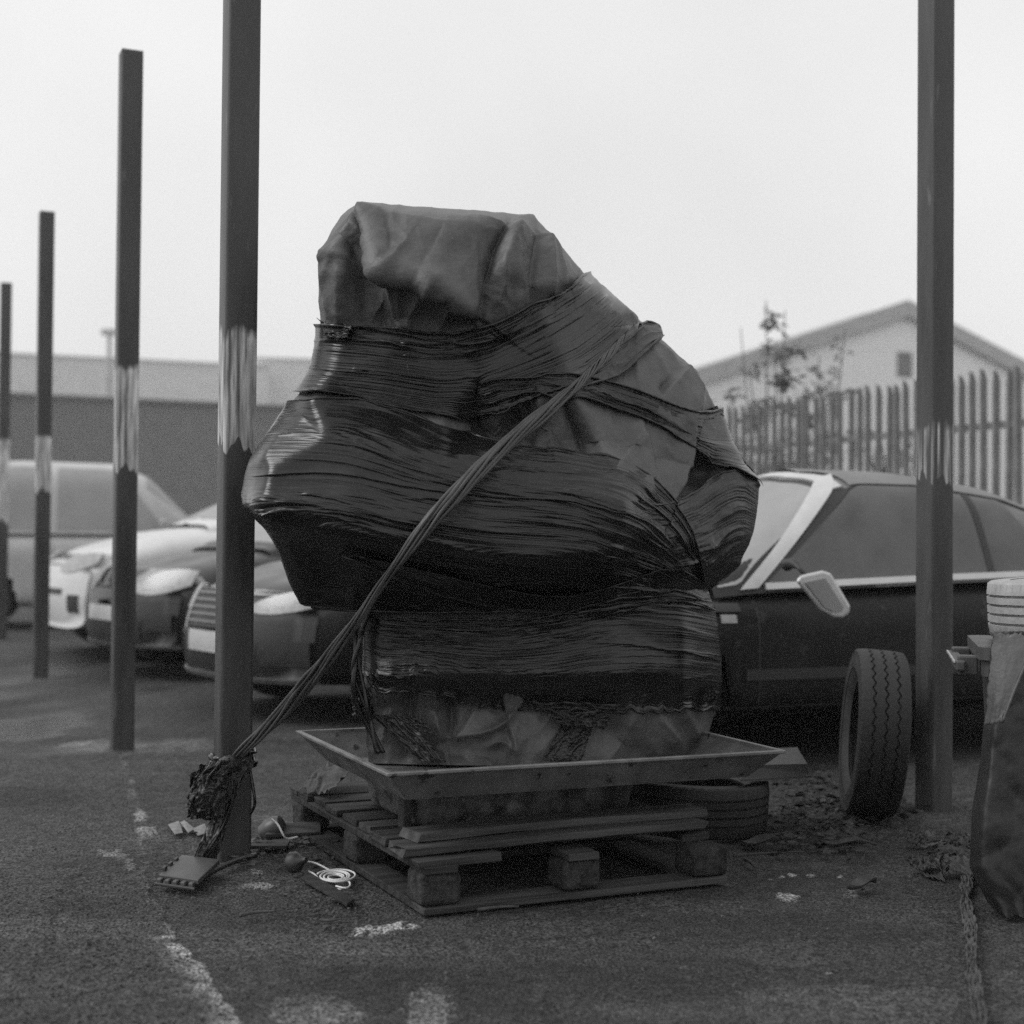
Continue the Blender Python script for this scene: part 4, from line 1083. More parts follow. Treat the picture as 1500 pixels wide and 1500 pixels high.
# ---- cloth folds: (polyline, height in m, falloff left, falloff right) in photo units; left/right seen going along the line
FOLDS = [   # travelling down: (left, right) falloff; travelling right: (below, above)
    ([(529, 306), (545, 360), (560, 404), (572, 445), (581, 480)], .058, 3.5, 40, 1), ([(530, 332), (543, 380), (553, 430), (560, 478)], -.046, 20, 12, 1),
    ([(524, 314), (510, 350), (503, 392), (500, 440), (498, 474)], .034, 16, 7, 1), ([(492, 340), (480, 400), (484, 474)], .020, 14, 7, 1), ([(512, 360), (494, 392), (478, 424)], .020, 22, 5, 1),
    ([(470, 388), (488, 384), (504, 370)], .016, 5, 18, 1),
    ([(560, 403), (590, 412), (625, 420), (650, 436), (676, 450), (698, 466)], .046, 4, 46, 1), ([(572, 418), (610, 432), (645, 450), (685, 472)], -.050, 30, 7, 1),
    ([(628, 421), (612, 440), (602, 455), (597, 480)], .034, 6, 9, 1), ([(668, 450), (652, 462), (645, 482)], .030, 5, 9, 1), ([(585, 425), (584, 450), (590, 478)], .02, 8, 8, 1),
    ([(745, 330), (728, 356), (722, 380), (712, 430), (702, 468)], -.050, 9, 3, 1), ([(753, 331), (741, 356), (733, 390), (722, 445)], .034, 4, 30, 1),
    ([(690, 320), (718, 326), (745, 331), (775, 345), (790, 350)], .024, 26, 5, 1), ([(540, 318), (580, 325), (640, 330), (700, 336)], .014, 34, 8, 1),
    ([(793, 346), (799, 380), (803, 430)], .034, 4, 14, 1), ([(783, 350), (784, 400), (782, 450)], -.036, 10, 4, 1), ([(778, 316), (800, 350), (818, 400), (826, 424)], .016, 5, 18, 1),
    ([(650, 330), (628, 372), (612, 412)], -.013, 26, 9, 1), ([(566, 335), (575, 370), (562, 402)], -.018, 8, 18, 1), ([(596, 362), (574, 396), (560, 404)], .020, 14, 6, 1), ([(690, 345), (700, 390), (690, 440)], .010, 20, 7, 1),
    ([(742, 350), (756, 390), (748, 440)], .012, 16, 6, 1),
    # right shoulder facets
    ([(924, 520), (926, 560), (930, 592)], .022, 5, 34, 1), ([(1004, 541), (985, 560), (968, 580), (958, 596)], .026, 6, 34, 1), ([(1020, 548), (1017, 575), (1013, 606)], .030, 26, 4, 1),
    ([(940, 500), (955, 530), (975, 560)], .018, 6, 26, 1), ([(976, 562), (966, 572), (966, 584)], -.03, 5, 4, 1), ([(960, 492), (975, 520), (990, 545)], .012, 14, 5, 1),
    # pleats under the crossing band
    ([(788, 586), (796, 620), (806, 664)], .036, 5, 18, 1), ([(824, 586), (841, 622), (860, 666)], -.052, 6, 4, 1), ([(836, 586), (856, 625), (880, 674)], .036, 4, 26, 1),
    ([(930, 610), (936, 650), (946, 706)], .026, 28, 4, 1), ([(936, 644), (920, 662), (902, 684)], .020, 5, 18, 1), ([(1010, 654), (1000, 685), (985, 730)], .050, 60, 2.5, 1),
    ([(1016, 662), (1006, 690), (996, 730)], -.055, 3, 46, 1), ([(770, 592), (778, 630), (790, 662)], -.04, 16, 6, 1),
    # crumples in the middle opening
    ([(662, 610), (676, 622), (690, 642)], .034, 8, 5, 1), ([(690, 604), (700, 625), (706, 644)], -.045, 8, 8, 1), ([(704, 622), (722, 628), (748, 636)], .040, 4, 10, 1), ([(732, 604), (720, 620), (712, 634)], .030, 5, 10, 1), ([(750, 600), (756, 620), (752, 640)], -.03, 8, 6, 1),
    # bottom skirt
    ([(640, 1008), (640, 1045), (648, 1080)], .05, 24, 12, 1), ([(700, 1026), (690, 1060), (672, 1082)], .034, 7, 16, 1), ([(672, 1082), (710, 1076), (742, 1062), (752, 1044)], .040, 5, 18, 1),
    ([(742, 1034), (752, 1080), (756, 1118)], .045, 3.5, 46, 1), ([(600, 1006), (598, 1050), (590, 1104)], -.05, 12, 12, 1), ([(655, 1003), (662, 1050), (660, 1078)], -.045, 8, 8, 1), ([(716, 1094), (736, 1084), (752, 1100)], .03, 8, 10, 1),
    ([(570, 1008), (575, 1040), (562, 1074)], .034, 5, 9, 1), ([(930, 1038), (910, 1080), (890, 1114)], .022, 6, 22, 1), ([(960, 1040), (985, 1075), (1000, 1100)], .018, 18, 6, 1), ([(1000, 1036), (1010, 1060), (1030, 1090)], .014, 10, 8, 1)]
frx = np.arange(RX0, RX1, 1.5); fry = np.arange(RY0, RY1, 1.5)
FPX_, FPY_ = np.meshgrid(frx, fry)
wxp = FPX_ + 1.8 * perlin(FPX_ / 24, FPY_ / 24, 101) + .7 * perlin(FPX_ / 7, FPY_ / 7, 102); wyp = FPY_ + 1.8 * perlin(FPX_ / 24, FPY_ / 24, 103)
FM = np.zeros_like(FPX_)
for pts, amp, wl, wr, ex in FOLDS:
    P = np.array(pts, float); mx_ = 4 * max(wl, wr) + 10
    i0 = max(0, int((P[:, 0].min() - mx_ - RX0) / 1.5)); i1 = min(len(frx), int((P[:, 0].max() + mx_ - RX0) / 1.5))
    j0 = max(0, int((P[:, 1].min() - mx_ - RY0) / 1.5)); j1 = min(len(fry), int((P[:, 1].max() + mx_ - RY0) / 1.5))
    sx, sy = wxp[j0:j1, i0:i1], wyp[j0:j1, i0:i1]
    P = resample(P, 40, 2)
    best = np.full(sx.shape, 1e9); side_ = np.zeros(sx.shape); tt_ = np.zeros(sx.shape)
    for k, (a, c_) in enumerate(zip(P[:-1], P[1:])):
        ab = c_ - a; t = np.clip(((sx - a[0]) * ab[0] + (sy - a[1]) * ab[1]) / (ab @ ab + 1e-9), 0, 1)
        dx = sx - a[0] - t * ab[0]; dy = sy - a[1] - t * ab[1]; d = np.hypot(dx, dy)
        m_ = d < best; best = np.where(m_, d, best); side_ = np.where(m_, ab[0] * dy - ab[1] * dx, side_); tt_ = np.where(m_, (k + t) / 39, tt_)
    w_ = np.where(side_ > 0, wl, wr)               # image y points down: positive cross = left of travel on screen-right-down... used consistently
    FM[j0:j1, i0:i1] += amp * np.exp(-(best / w_) ** 1.0) * (.55 + .45 * np.sin(np.pi * np.clip(tt_ * .9 + .08, 0, 1)))
FM = blur(FM, .7)
def fold(px, py):
    fx = np.clip((px - RX0) / 1.5, 0, len(frx) - 1.001); fy = np.clip((py - RY0) / 1.5, 0, len(fry) - 1.001)
    i = fx.astype(int); j = fy.astype(int); fx = fx - i; fy = fy - j
    return (FM[j, i] * (1 - fx) + FM[j, i + 1] * fx) * (1 - fy) + (FM[j + 1, i] * (1 - fx) + FM[j + 1, i + 1] * fx) * fy
def coons(T_, B_, L_, R_, nv, nu):
    T_ = resample(T_, nu, 1); B_ = resample(B_, nu, 1); L_ = resample(L_, nv, 1); R_ = resample(R_, nv, 1)
    u = np.linspace(0, 1, nu)[None, :, None]; v = np.linspace(0, 1, nv)[:, None, None]
    return ((1 - v) * T_[None] + v * B_[None] + (1 - u) * L_[:, None] + u * R_[:, None]
            - ((1 - u) * (1 - v) * T_[0] + u * (1 - v) * T_[-1] + (1 - u) * v * B_[0] + u * v * B_[-1]))
def grid_normal(P, out_ref):
    du = np.gradient(P, axis=1); dv = np.gradient(P, axis=0)
    n_ = np.cross(du, dv); n_ /= np.linalg.norm(n_, axis=-1)[..., None] + 1e-12
    return np.where((n_[..., 1:2].mean() > 0), -n_, n_) if out_ref is None else n_
def ring_mesh(I, disp, nback=60, lift=0.0, close_top=False, wrap=True):
    """front grid I (nv,nu,2) in photo units -> closed band round the bundle, displaced along its normals"""
    px, py = I[..., 0], I[..., 1]
    px = np.clip(px, XL(py) - 2.5, XR(py) + 2.5)
    Yf = FRONT(px, py)
    P = U(px, py, Yf)
    # outward normal
    n_ = grid_normal(P, 1)
    if n_[..., 1].mean() > 0: n_ = -n_
    P = P + n_ * (disp + lift)[..., None]
    nv, nu = px.shape
    if not wrap: return P, grid_faces(nv, nu)
    t = np.linspace(0, 1, nback + 2)[1:-1][None, :]
    bx = px[:, -1:] * (1 - t) + px[:, :1] * t; by = py[:, -1:] * (1 - t) + py[:, :1] * t
    sh = np.sqrt(np.clip(1 - (2 * t - 1) ** 2, 0, 1))
    Yb = YEDGE(bx) + .40 * sh + .012 * perlin(bx / 30, by / 30, 140)
    # shrink toward the middle a little so that the back never shows past the silhouette
    bx = bx + (((px[:, :1] + px[:, -1:]) / 2) - bx) * .10 * sh
    Pb = U(bx, by, Yb)
    A = np.concatenate([P, Pb], 1); nc = A.shape[1]
    F = grid_faces(nv, nc, True)
    return A, F
bundle_base = np.array([0.02, 4.85, 0.0])
bundle = empty('wrapped_bundle', 'tall lumpy bundle shrouded in dusty tarpaulin and black stretch film', 'wrapped bundle', Matrix.Translation(Vector((.02, 4.85, .342))))
# ---- tarpaulin over everything
I = coons(TOP, BOT, LEFT, RIGHT, 460, 360)
px, py = I[..., 0], I[..., 1]
cover = np.zeros_like(px)
edgef = np.clip(np.minimum(np.minimum(px - XL(py), XR(py) - px), py - np.interp(px, [q_[0] for q_ in TOP], [q_[1] for q_ in TOP])) / 18, 0, 1)
d = fold(px, py) * (.15 + .85 * edgef) + .0026 * fbm(px / 34, py / 34, 151, 3) + .0030 * (1 - 2 * np.abs(perlin(px / 34 + .6 * perlin(px / 60, py / 60, 3), py / 55, 152)))
d = d + .004 * (1 - 2 * np.abs(perlin((px + py) / 45, (py - px) / 45, 153))) * sst(980, 1030, py)
A, F = ring_mesh(I, d, 60)
nv, nc = A.shape[:2]
F = list(map(tuple, F))
nu = 360; tq = np.linspace(0, nu - 1, 62).astype(int)          # close the top
ring_b = [nu + 59 - k for k in range(60)]
fr = [int(round(k)) for k in np.linspace(3, nu - 4, 60)]
for k in range(59):
    q = list(range(fr[k], fr[k + 1] + 1)) + [ring_b[k + 1], ring_b[k]]
    F.append(tuple(q[::-1]))
mesh_obj('tarpaulin', A.reshape(-1, 3), F, M_sheet, bundle)

# ---- stretch film bands
def striae(I, seed, a1=.0034, a2=.0042, a3=.005, freq=1.0, smooth_zone=None):
    nv, nu = I.shape[:2]
    du = np.linalg.norm(np.diff(I, axis=1, prepend=I[:, :1]), axis=-1).cumsum(1)
    dv = np.linalg.norm(np.diff(I, axis=0, prepend=I[:1]), axis=-1).cumsum(0)
    hv = dv[-1].mean() * np.linspace(0, 1, nv)[:, None] * .75 + dv * .25
    w = (hv + 5 * perlin(du / 420, hv / 120, seed) + 1.2 * perlin(du / 120, hv / 40, seed + 1)) * freq
    rg = lambda n_, k=2.6, e=2.0: (1 - np.clip(np.abs(n_) * k, 0, 1)) ** e
    n1 = perlin(w / 3.3, du / 620, seed + 2); n2 = perlin(w / 8.5, du / 700, seed + 3); n3 = perlin(w / 30, du / 500, seed + 4)
    n5 = perlin((w + .10 * du) / 7, du / 420, seed + 7); n6 = perlin((w - .07 * du) / 9, du / 420, seed + 8)
    amp = .12 + 1.05 * sst(-.30, .45, fbm(du / 330, hv / 70, seed + 6, 3))
    m5 = sst(.0, .4, perlin(du / 200, hv / 60, seed + 10)); m6 = sst(.0, .4, perlin(du / 220, hv / 60, seed + 11))
    d = amp * (a1 * .45 * rg(n1, 2.0, 1.6) + a2 * .5 * rg(n2, 2.8, 2.2))
    d = d + a3 * n3 * .8 + .0030 * fbm(du / 70, hv / 36, seed + 9, 3)
    # single tension creases of all lengths, in clusters, crossing at small angles
    rr = np.random.default_rng(seed); H = float(hv.max()); Lu = float(du.max()); cu = np.linspace(0, Lu, nu); rowpx = H / (nv - 1)
    hs = hv[:, 0]
    ncl = max(4, int(H / 20)); cl_ = [(rr.uniform(-.2, 1.0) * Lu, rr.uniform(0, 1) * H, rr.uniform(-.09, .09), rr.uniform(5, 22)) for _ in range(ncl)]
    for k in range(int(H * 1.25)):
        if rr.random() < .72:
            c_ = cl_[rr.integers(ncl)]; u0 = c_[0] + rr.normal() * 40; v0 = c_[1] + rr.normal() * c_[3]; sl_ = c_[2] + rr.normal() * .025 + (v0 - c_[1]) * .0012
        else: u0 = rr.uniform(-.15, 1) * Lu; v0 = rr.uniform(0, H); sl_ = rr.normal() * .07
        Lc = Lu * min(1.2, rr.lognormal(-1.35, .7)); A_ = rr.lognormal(math.log(.0030), .45); wd = rr.uniform(1.0, 2.6); curv = rr.normal() * 14 / Lu
        i0_, i1_ = np.searchsorted(cu, [u0, u0 + Lc])
        if i1_ - i0_ < 4: continue
        tt = (cu[i0_:i1_] - u0) / Lc; vc_ = v0 + sl_ * (cu[i0_:i1_] - u0) + curv * (tt - .5) ** 2 * Lc + 1.5 * perlin(tt * 5, np.full_like(tt, k * 1.7), seed + 31)
        env = np.sin(np.pi * tt) ** .6 * (.65 + .5 * perlin(tt * 4, np.full_like(tt, k * 3.1), seed + 30))
        r0 = int(max(0, (vc_.min() - 14) / rowpx)); r1 = int(min(nv, (vc_.max() + 14) / rowpx + 1))
        if r1 <= r0: continue
        x_ = (hs[r0:r1, None] - vc_[None]); sgn = 1 if rr.random() < .6 else -1
        prof = np.exp(-(np.abs(x_) / np.where(x_ * sgn > 0, wd, wd * 3.2)) ** 1.1)
        d[r0:r1, i0_:i1_] += A_ * env[None] * prof
    ef = np.clip(np.minimum(I[..., 0] - XL(I[..., 1]), XR(I[..., 1]) - I[..., 0]) / 24, .22, 1)
    calm = 1 - .8 * sst(655, 625, I[..., 1]) * sst(640, 540, I[..., 0]) * (I[..., 1] > 588)
    d = d * ef * (1 - sst(.5, 1, 1 - calm) * .8)
    uv = np.stack([du * .0021, hv * .0021], -1)
    return d, uv
def band(name, T_, B_, L_=None, R_=None, nv=120, nu=420, seed=1, lift=.012, mat=None, wrap=True, ragged=0.0, hem=(.0045, .0045), freq=1.0, amp=1.0, label=None, skew=0.0):
    L_ = L_ or [T_[0], B_[0]]; R_ = R_ or [T_[-1], B_[-1]]
    I = coons(T_, B_, L_, R_, nv, nu)
    if ragged:
        vv = np.linspace(0, 1, nv)[:, None]; uu = np.arange(nu)[None] / nu
        I[..., 1] += ragged * (vv ** 3) * (perlin(uu * 26, 0 * uu, seed + 50) + .6 * perlin(uu * 70, 0 * uu, seed + 51))
    d, uv = striae(I, seed, freq=freq)
    fm = np.clip(fold(I[..., 0], I[..., 1]), 0, .02) * .5          # film bridges the hollows, rides over the ridges
    v = np.linspace(0, 1, nv)[:, None]
    rise = .006 * np.exp(-(v / .03) ** 2) + .006 * np.exp(-((1 - v) / .03) ** 2)
    A, F = ring_mesh(I, d * amp + fm + rise, 50, lift, wrap=wrap)
    nvv, nc = A.shape[:2]
    uvb = np.zeros((nvv, nc, 2)); uvb[:, :I.shape[1]] = uv
    if wrap:
        t = np.linspace(0, 1, 50)[None]; uvb[:, I.shape[1]:, 0] = uv[:, -1:, 0] * (1 - t); uvb[:, I.shape[1]:, 1] = uv[:, -1:, 1] * (1 - t) + uv[:, :1, 1] * t
    V = A.reshape(-1, 3); Fl = [tuple(f) for f in F]; uvl = [uvb.reshape(-1, 2)]
    k = len(V); Vs = [V]
    for row, r in ((0, hem[0]), (-1, hem[1])):                      # rolled film hem
        if not r: continue
        path = A[row, :I.shape[1]:2]; n_ = len(path)
        rr = r * (1 + .5 * perlin(np.arange(n_) / 9, np.zeros(n_) + seed + row, seed)) * np.minimum(1, np.minimum(np.arange(n_) + 1, n_ - np.arange(n_)) / 6)
        tv, tf = tube_vf(path, np.maximum(rr, .001), 6, True, .12)
        Vs.append(tv); Fl += [tuple(int(i) + k for i in f) for f in tf]; k += len(tv)
        uvt = np.stack([np.repeat(np.arange(n_) * .005, 6), np.tile(np.arange(6) * .004, n_)], 1); uvl.append(uvt)
    o = mesh_obj(name, np.concatenate(Vs), Fl, mat or M_film, bundle, uv=np.concatenate(uvl))
    if label: o['label'] = label
    return o
# neck band: sweeps up to the right
band('neck_film', [(470, 476), (520, 481), (580, 484), (640, 492), (690, 484), (740, 462), (790, 436), (860, 404)],
     [(437, 578), (470, 580), (540, 588), (600, 603), (650, 612), (700, 606), (760, 592), (850, 566), (900, 520), (936, 478)],
     [(470, 476), (468, 500), (458, 545), (437, 578)], [(860, 404), (900, 441), (924, 462), (936, 478)], nv=230, nu=380, seed=201, lift=.013)
band('cross_film', [(700, 560), (770, 556), (840, 558), (900, 572), (950, 592), (1000, 610), (1030, 609), (1050, 601)],
     [(700, 590), (770, 580), (840, 583), (880, 596), (940, 620), (1000, 652), (1060, 686), (1108, 711)], nv=120, nu=300, seed=231, lift=.020, wrap=False)
band('shoulder_film', [(842, 560), (880, 528), (915, 505), (936, 484), (960, 489)], [(846, 575), (880, 566), (905, 555), (930, 530), (962, 500)], nv=60, nu=150, seed=251, lift=.022, wrap=False, mat=M_film_dull)
# slab film
band('slab_film', [(427, 592), (470, 590), (540, 592), (600, 612), (650, 634), (750, 660), (820, 668), (882, 676), (930, 694), (975, 730), (1003, 770), (1018, 812), (1026, 862)],
     [(446, 880), (480, 884), (540, 888), (640, 890), (760, 888), (850, 882), (930, 876), (1000, 880), (1042, 895)],
     [(427, 592), (406, 622), (384, 654), (366, 682), (357, 738), (378, 756), (398, 778), (415, 812), (432, 862), (446, 880)], [(1026, 862), (1036, 880), (1042, 895)], nv=430, nu=380, seed=271, lift=.012)
# far right lobe
band('lobe_film', [(925, 735), (955, 742), (990, 735), (1020, 722), (1050, 700), (1080, 690), (1108, 710)], [(985, 880), (1000, 872), (1027, 862), (1046, 850), (1080, 822)],
     [(925, 735), (960, 800), (985, 880)], [(1108, 710), (1106, 745), (1098, 788), (1080, 822)], nv=130, nu=200, seed=291, lift=.009, wrap=False, mat=M_film_dull)
# lower band
band('lower_film', [(536, 898), (600, 908), (700, 912), (800, 900), (880, 872), (960, 868), (1040, 886)],
     [(536, 985), (565, 1008), (620, 1002), (680, 1018), (740, 1030), (800, 1030), (880, 1036), (950, 1040), (1000, 1034), (1050, 1036)],
     [(536, 898), (537, 940), (536, 985)], [(1040, 886), (1048, 920), (1053, 975), (1050, 1036)], nv=240, nu=380, seed=311, lift=.012, ragged=7)
# second turn of film over the slab's lower front
band('diagonal_film', [(505, 800), (600, 820), (720, 850), (820, 868), (900, 850), (980, 822), (1024, 850)], [(505, 806), (600, 845), (720, 880), (820, 893), (900, 882), (980, 880), (1040, 895)], nv=80, nu=320, seed=331, lift=.017, wrap=False, hem=(.002, .003))

def surf(px, py, lift=.02):
    p = U(np.array([px], float), np.array([py], float), FRONT(np.array([px], float), np.array([py], float)) - lift)[0]
    return p
# ---- crumpled flaps, torn tags and knots of film
def flap(name, quad, mat, parent, amp=.012, n=46, seed=1, bulge=0.0, fine=1.0, label=None, thick=True):
    """crumpled patch between four world corners (TL, TR, BR, BL)"""
    Q = [np.array(q, float) for q in quad]
    u, v = np.meshgrid(np.linspace(0, 1, n), np.linspace(0, 1, n))
    P = (Q[0] * ((1 - u) * (1 - v))[..., None] + Q[1] * (u * (1 - v))[..., None] + Q[2] * (u * v)[..., None] + Q[3] * ((1 - u) * v)[..., None])
    n_ = np.cross(Q[1] - Q[0], Q[3] - Q[0]); sz = math.sqrt(np.linalg.norm(n_)); n_ /= np.linalg.norm(n_) + 1e-12
    if n_[1] > 0: n_ = -n_
    s = 3.0 * fine; am = min(amp, .10 * sz)
    wu = u + .12 * perlin(u * 2.5, v * 2.5, seed + 5); wv_ = v + .12 * perlin(u * 2.5, v * 2.5, seed + 6)
    cre = lambda n_: (1 - np.clip(np.abs(n_) * 2.2, 0, 1)) ** 1.4
    d = am * (1.5 * cre(perlin(wu * s, wv_ * s * .7, seed + 1)) + 1.0 * cre(perlin((wu + wv_) * s * .9, (wv_ - wu) * s * .9 + 7, seed + 2)) + .35 * cre(perlin(wu * s * 2.7, wv_ * s * 2.1, seed + 3)))
    d += bulge * (np.sin(np.pi * u) * np.sin(np.pi * v))
    e_ = np.minimum(np.minimum(u, 1 - u), np.minimum(v, 1 - v))
    P = P + n_ * d[..., None]
    edge_n = (perlin(u * 9, v * 9, seed + 7) * .10 + perlin(u * 25, v * 25, seed + 8) * .05) * sst(.14, 0, e_)
    c_ = P.mean((0, 1)); P = P + (P - c_) * edge_n[..., None]
    uv = np.stack([u * sz, v * sz], -1).reshape(-1, 2)
    o = mesh_obj(name, P.reshape(-1, 3), grid_faces(n, n), mat, parent, uv=uv)
    if label: o['label'] = label
    if thick:
        md = o.modifiers.new('thickness', 'SOLIDIFY'); md.thickness = .0015; md.offset = -1
    return o
flap('torn_film_flap', [surf(780, 1028), surf(905, 1032), surf(885, 1068, .05), surf(820, 1062, .05)], M_film_dull, bundle, .010, 60, 401)
flap('torn_film_flap', [surf(820, 1062), surf(870, 1060), surf(850, 1114), surf(795, 1114)], M_film_dull, bundle, .006, 60, 411, fine=.8)
flap('gathered_film', [surf(545, 1048, .05), surf(590, 1046, .06), surf(655, 1116, .06), surf(620, 1118, .06)], M_film_dull, bundle, .008, 60, 421, fine=.8)
flap('gathered_film', [surf(588, 1052, .06), surf(612, 1050, .06), surf(645, 1080, .07), surf(612, 1070, .07)], M_film_dull, bundle, .005, 40, 431)
flap('tarpaulin_corner', [surf(518, 1010, .02), surf(545, 1006, .05), surf(552, 1052, .06), surf(520, 1050, .02)], M_sheet_dark, bundle, .010, 40, 441)
flap('film_knot', [surf(472, 474, .028), surf(522, 482, .03), surf(512, 500, .032), surf(482, 500, .03)], M_film_dull, bundle, .012, 44, 451)
flap('torn_film_tag', [U(1040, 1012, 4.92), U(1054, 1012, 4.9), U(1050, 1030, 4.9), U(1036, 1036, 4.92)], M_film_dull, bundle, .006, 24, 461)
flap('film_fold', [surf(1018, 606, .018), surf(1046, 596, .018), surf(1056, 612, .02), surf(1030, 618, .02)], M_film_dull, bundle, .008, 40, 471)
flap('slab_end_patch', [surf(376, 660, .016), surf(391, 662, .018), surf(388, 728, .018), surf(362, 738, .016)], M_film_dull, bundle, .003, 40, 481)
# hanging loop of film beside the column
pth = resample([surf(534, 892, .04), surf(526, 930, .05), surf(519, 985, .06), surf(530, 1030, .07), surf(545, 1070, .08), surf(556, 1104, .09)], 50, 2)
V, F = merge([tube_vf(pth + np.array([.012 * math.sin(k * 2.1) + .004 * 0, 0, 0]) + np.stack([.008 * np.sin(np.arange(50) * .22 + k * 2), .008 * np.cos(np.arange(50) * .22 + k * 2), 0 * np.arange(50)], 1), .008, 6) for k in range(3)])
mesh_obj('hanging_film_cord', V, F, M_film, bundle, uv=np.stack([np.repeat(np.tile(np.arange(50) * .01, 3), 6), np.tile(np.arange(6) * .01, 150)], 1))

# ================================================================== TWISTED FILM ROPE, TIED TO THE POST
rope = empty('twisted_film_rope', 'rope of twisted black film slung from bundle shoulder down to the post', 'rope', Matrix.Translation(Vector(tuple(U(345, 1108, 4.72)))))
ctrlp = [surf(934, 476, .045), surf(905, 506, .055), surf(850, 560, .07), surf(820, 586, .08)]
ctrlp += [U(735, 655, 4.30), U(690, 700, 4.22), U(640, 752, 4.17), U(590, 815, 4.17), U(545, 876, 4.26), U(530, 900, 4.31), U(460, 990, 4.47), U(400, 1058, 4.60), U(345, 1110, 4.70)]
path = resample(ctrlp, 260, 3)
t = np.linspace(0, 1, 260)
wdt = np.interp(t, [0, .08, .2, .36, .5, .60, .70, .85, 1], [.016, .013, .015, .022, .026, .014, .016, .025, .016])
T_ = np.gradient(path, axis=0); T_ /= np.linalg.norm(T_, axis=1)[:, None]
sidev = np.cross(T_, np.array([0, -1, 0])); sidev /= np.linalg.norm(sidev, axis=1)[:, None]; upv = np.cross(sidev, T_)
NS = 9
for k in range(NS):
    ph = 2 * math.pi * k / NS + np.cumsum(np.interp(t, [0, .2, .3, 1], [.22, .16, .05, .035])) + .5 * perlin(t * 9, np.full(260, k * 3.3), 500 + k)
    rr_ = wdt * (.72 + .25 * perlin(t * 14, np.full(260, k * 7.1), 520 + k))
    c_ = path + sidev * (np.cos(ph) * rr_)[:, None] + upv * (np.sin(ph) * rr_ * .45)[:, None]
    r_ = wdt * (.26 + .10 * perlin(t * 22, np.full(260, k * 5.7), 540 + k))
    V, F = tube_vf(c_, np.maximum(r_, .003), 7, True, .05)
    mesh_obj('strand', V, F, M_rope, rope, uv=np.stack([np.repeat(t * 1.6, 7), np.tile(np.arange(7) * .01, 260)], 1))
# crumpled bag of film tied round the post foot
def crumpled_lump(name, c, radii, mat, parent, seed, amp=.35, sub=5, squash=None):
    bm = bmesh.new(); bmesh.ops.create_icosphere(bm, subdivisions=sub, radius=1.0)
    V = np.array([v.co[:] for v in bm.verts]); F = [[v.index for v in f.verts] for f in bm.faces]; bm.free()
    a = np.arctan2(V[:, 1], V[:, 0]); z = V[:, 2]
    q = 1 - 2.1 * np.abs(perlin(V[:, 0] * 2.2 + 5, V[:, 2] * 2.2 + V[:, 1], seed)) + .6 * (1 - 2 * np.abs(perlin(V[:, 1] * 4.5, V[:, 2] * 4 + V[:, 0] * 3, seed + 1))) + .22 * (1 - 2 * np.abs(perlin(V[:, 0] * 9 + V[:, 1] * 4, V[:, 2] * 6, seed + 2))) + .06 * (1 - 2 * np.abs(perlin(V[:, 0] * 19 + V[:, 1] * 9, V[:, 2] * 17, seed + 3)))
    V = V * (1 + amp * .45 * q)[:, None] * np.array(radii) + np.array(c)
    return mesh_obj(name, V, F, mat, parent, uv=np.stack([a * .1, z * .1], 1))
knot = empty('film_knot_bundle', 'crumpled black film bundle knotted round the foot of the nearest post', 'film bundle', Matrix.Translation(Vector(tuple(G(345, 1262)))))
crumpled_lump('bag', U(312, 1160, 4.68), (.044, .05, .075), M_film_dull, knot, 601, .3)
crumpled_lump('knot', U(336, 1120, 4.66), (.034, .045, .026), M_film_dull, knot, 611, .25, 4)
flap('bag_drape', [U(300, 1118, 4.63), U(340, 1112, 4.60), U(330, 1196, 4.60), U(276, 1182, 4.64)], M_film_dull, knot, .012, 70, 621, .035, fine=.9)
flap('bag_drape', [U(286, 1132, 4.66), U(312, 1116, 4.62), U(312, 1200, 4.63), U(280, 1196, 4.68)], M_film, knot, .010, 60, 625, .03, fine=.8)
flap('bag_drape', [U(312, 1128, 4.60), U(336, 1118, 4.59), U(324, 1152, 4.59), U(304, 1148, 4.60)], M_film_dull, knot, .006, 40, 627, .012, fine=.6)
wrapc = []
p0 = G(345, 1257); pcx = np.array([p0[0], p0[1], 0]) + E2 * .05
for zc, k in ((.318, 0), (.300, 1), (.332, 2)):
    a = np.linspace(0, 2 * math.pi, 60)
    rr_ = .066 / np.maximum(np.abs(np.cos(a)), np.abs(np.sin(a))) ** .75
    c_ = pcx + (np.cos(a) * rr_)[:, None] * E1 + (np.sin(a) * rr_)[:, None] * E2 + np.array([0, 0, zc]) + np.array([0, 0, 1])[None] * (.012 * np.sin(a + k))[:, None]
    wrapc.append(tube_vf(c_, .008 + .003 * np.sin(a * 5 + k), 6))
V, F = merge(wrapc); mesh_obj('post_lashing', V, F, M_film, knot, uv=np.zeros((len(V), 2)) + .3)
flap('tail', [U(318, 1180, 4.64), U(345, 1165, 4.66), U(312, 1272, 4.62), U(276, 1268, 4.60)], M_film_dull, knot, .010, 60, 631, .02, fine=.7)
flap('tail', [U(330, 1110, 4.64), U(372, 1116, 4.70), U(352, 1150, 4.64), U(340, 1175, 4.63)], M_film_dull, knot, .008, 40, 641, fine=.7)
pth = resample([U(366, 1128, 4.68), U(372, 1160, 4.66), U(374, 1180, 4.66), U(367, 1192, 4.68)], 24, 2)
V, F = tube_vf(pth, .005, 6); mesh_obj('loop_end', V, F, M_film, knot, uv=np.zeros((len(V), 2)) + .2)
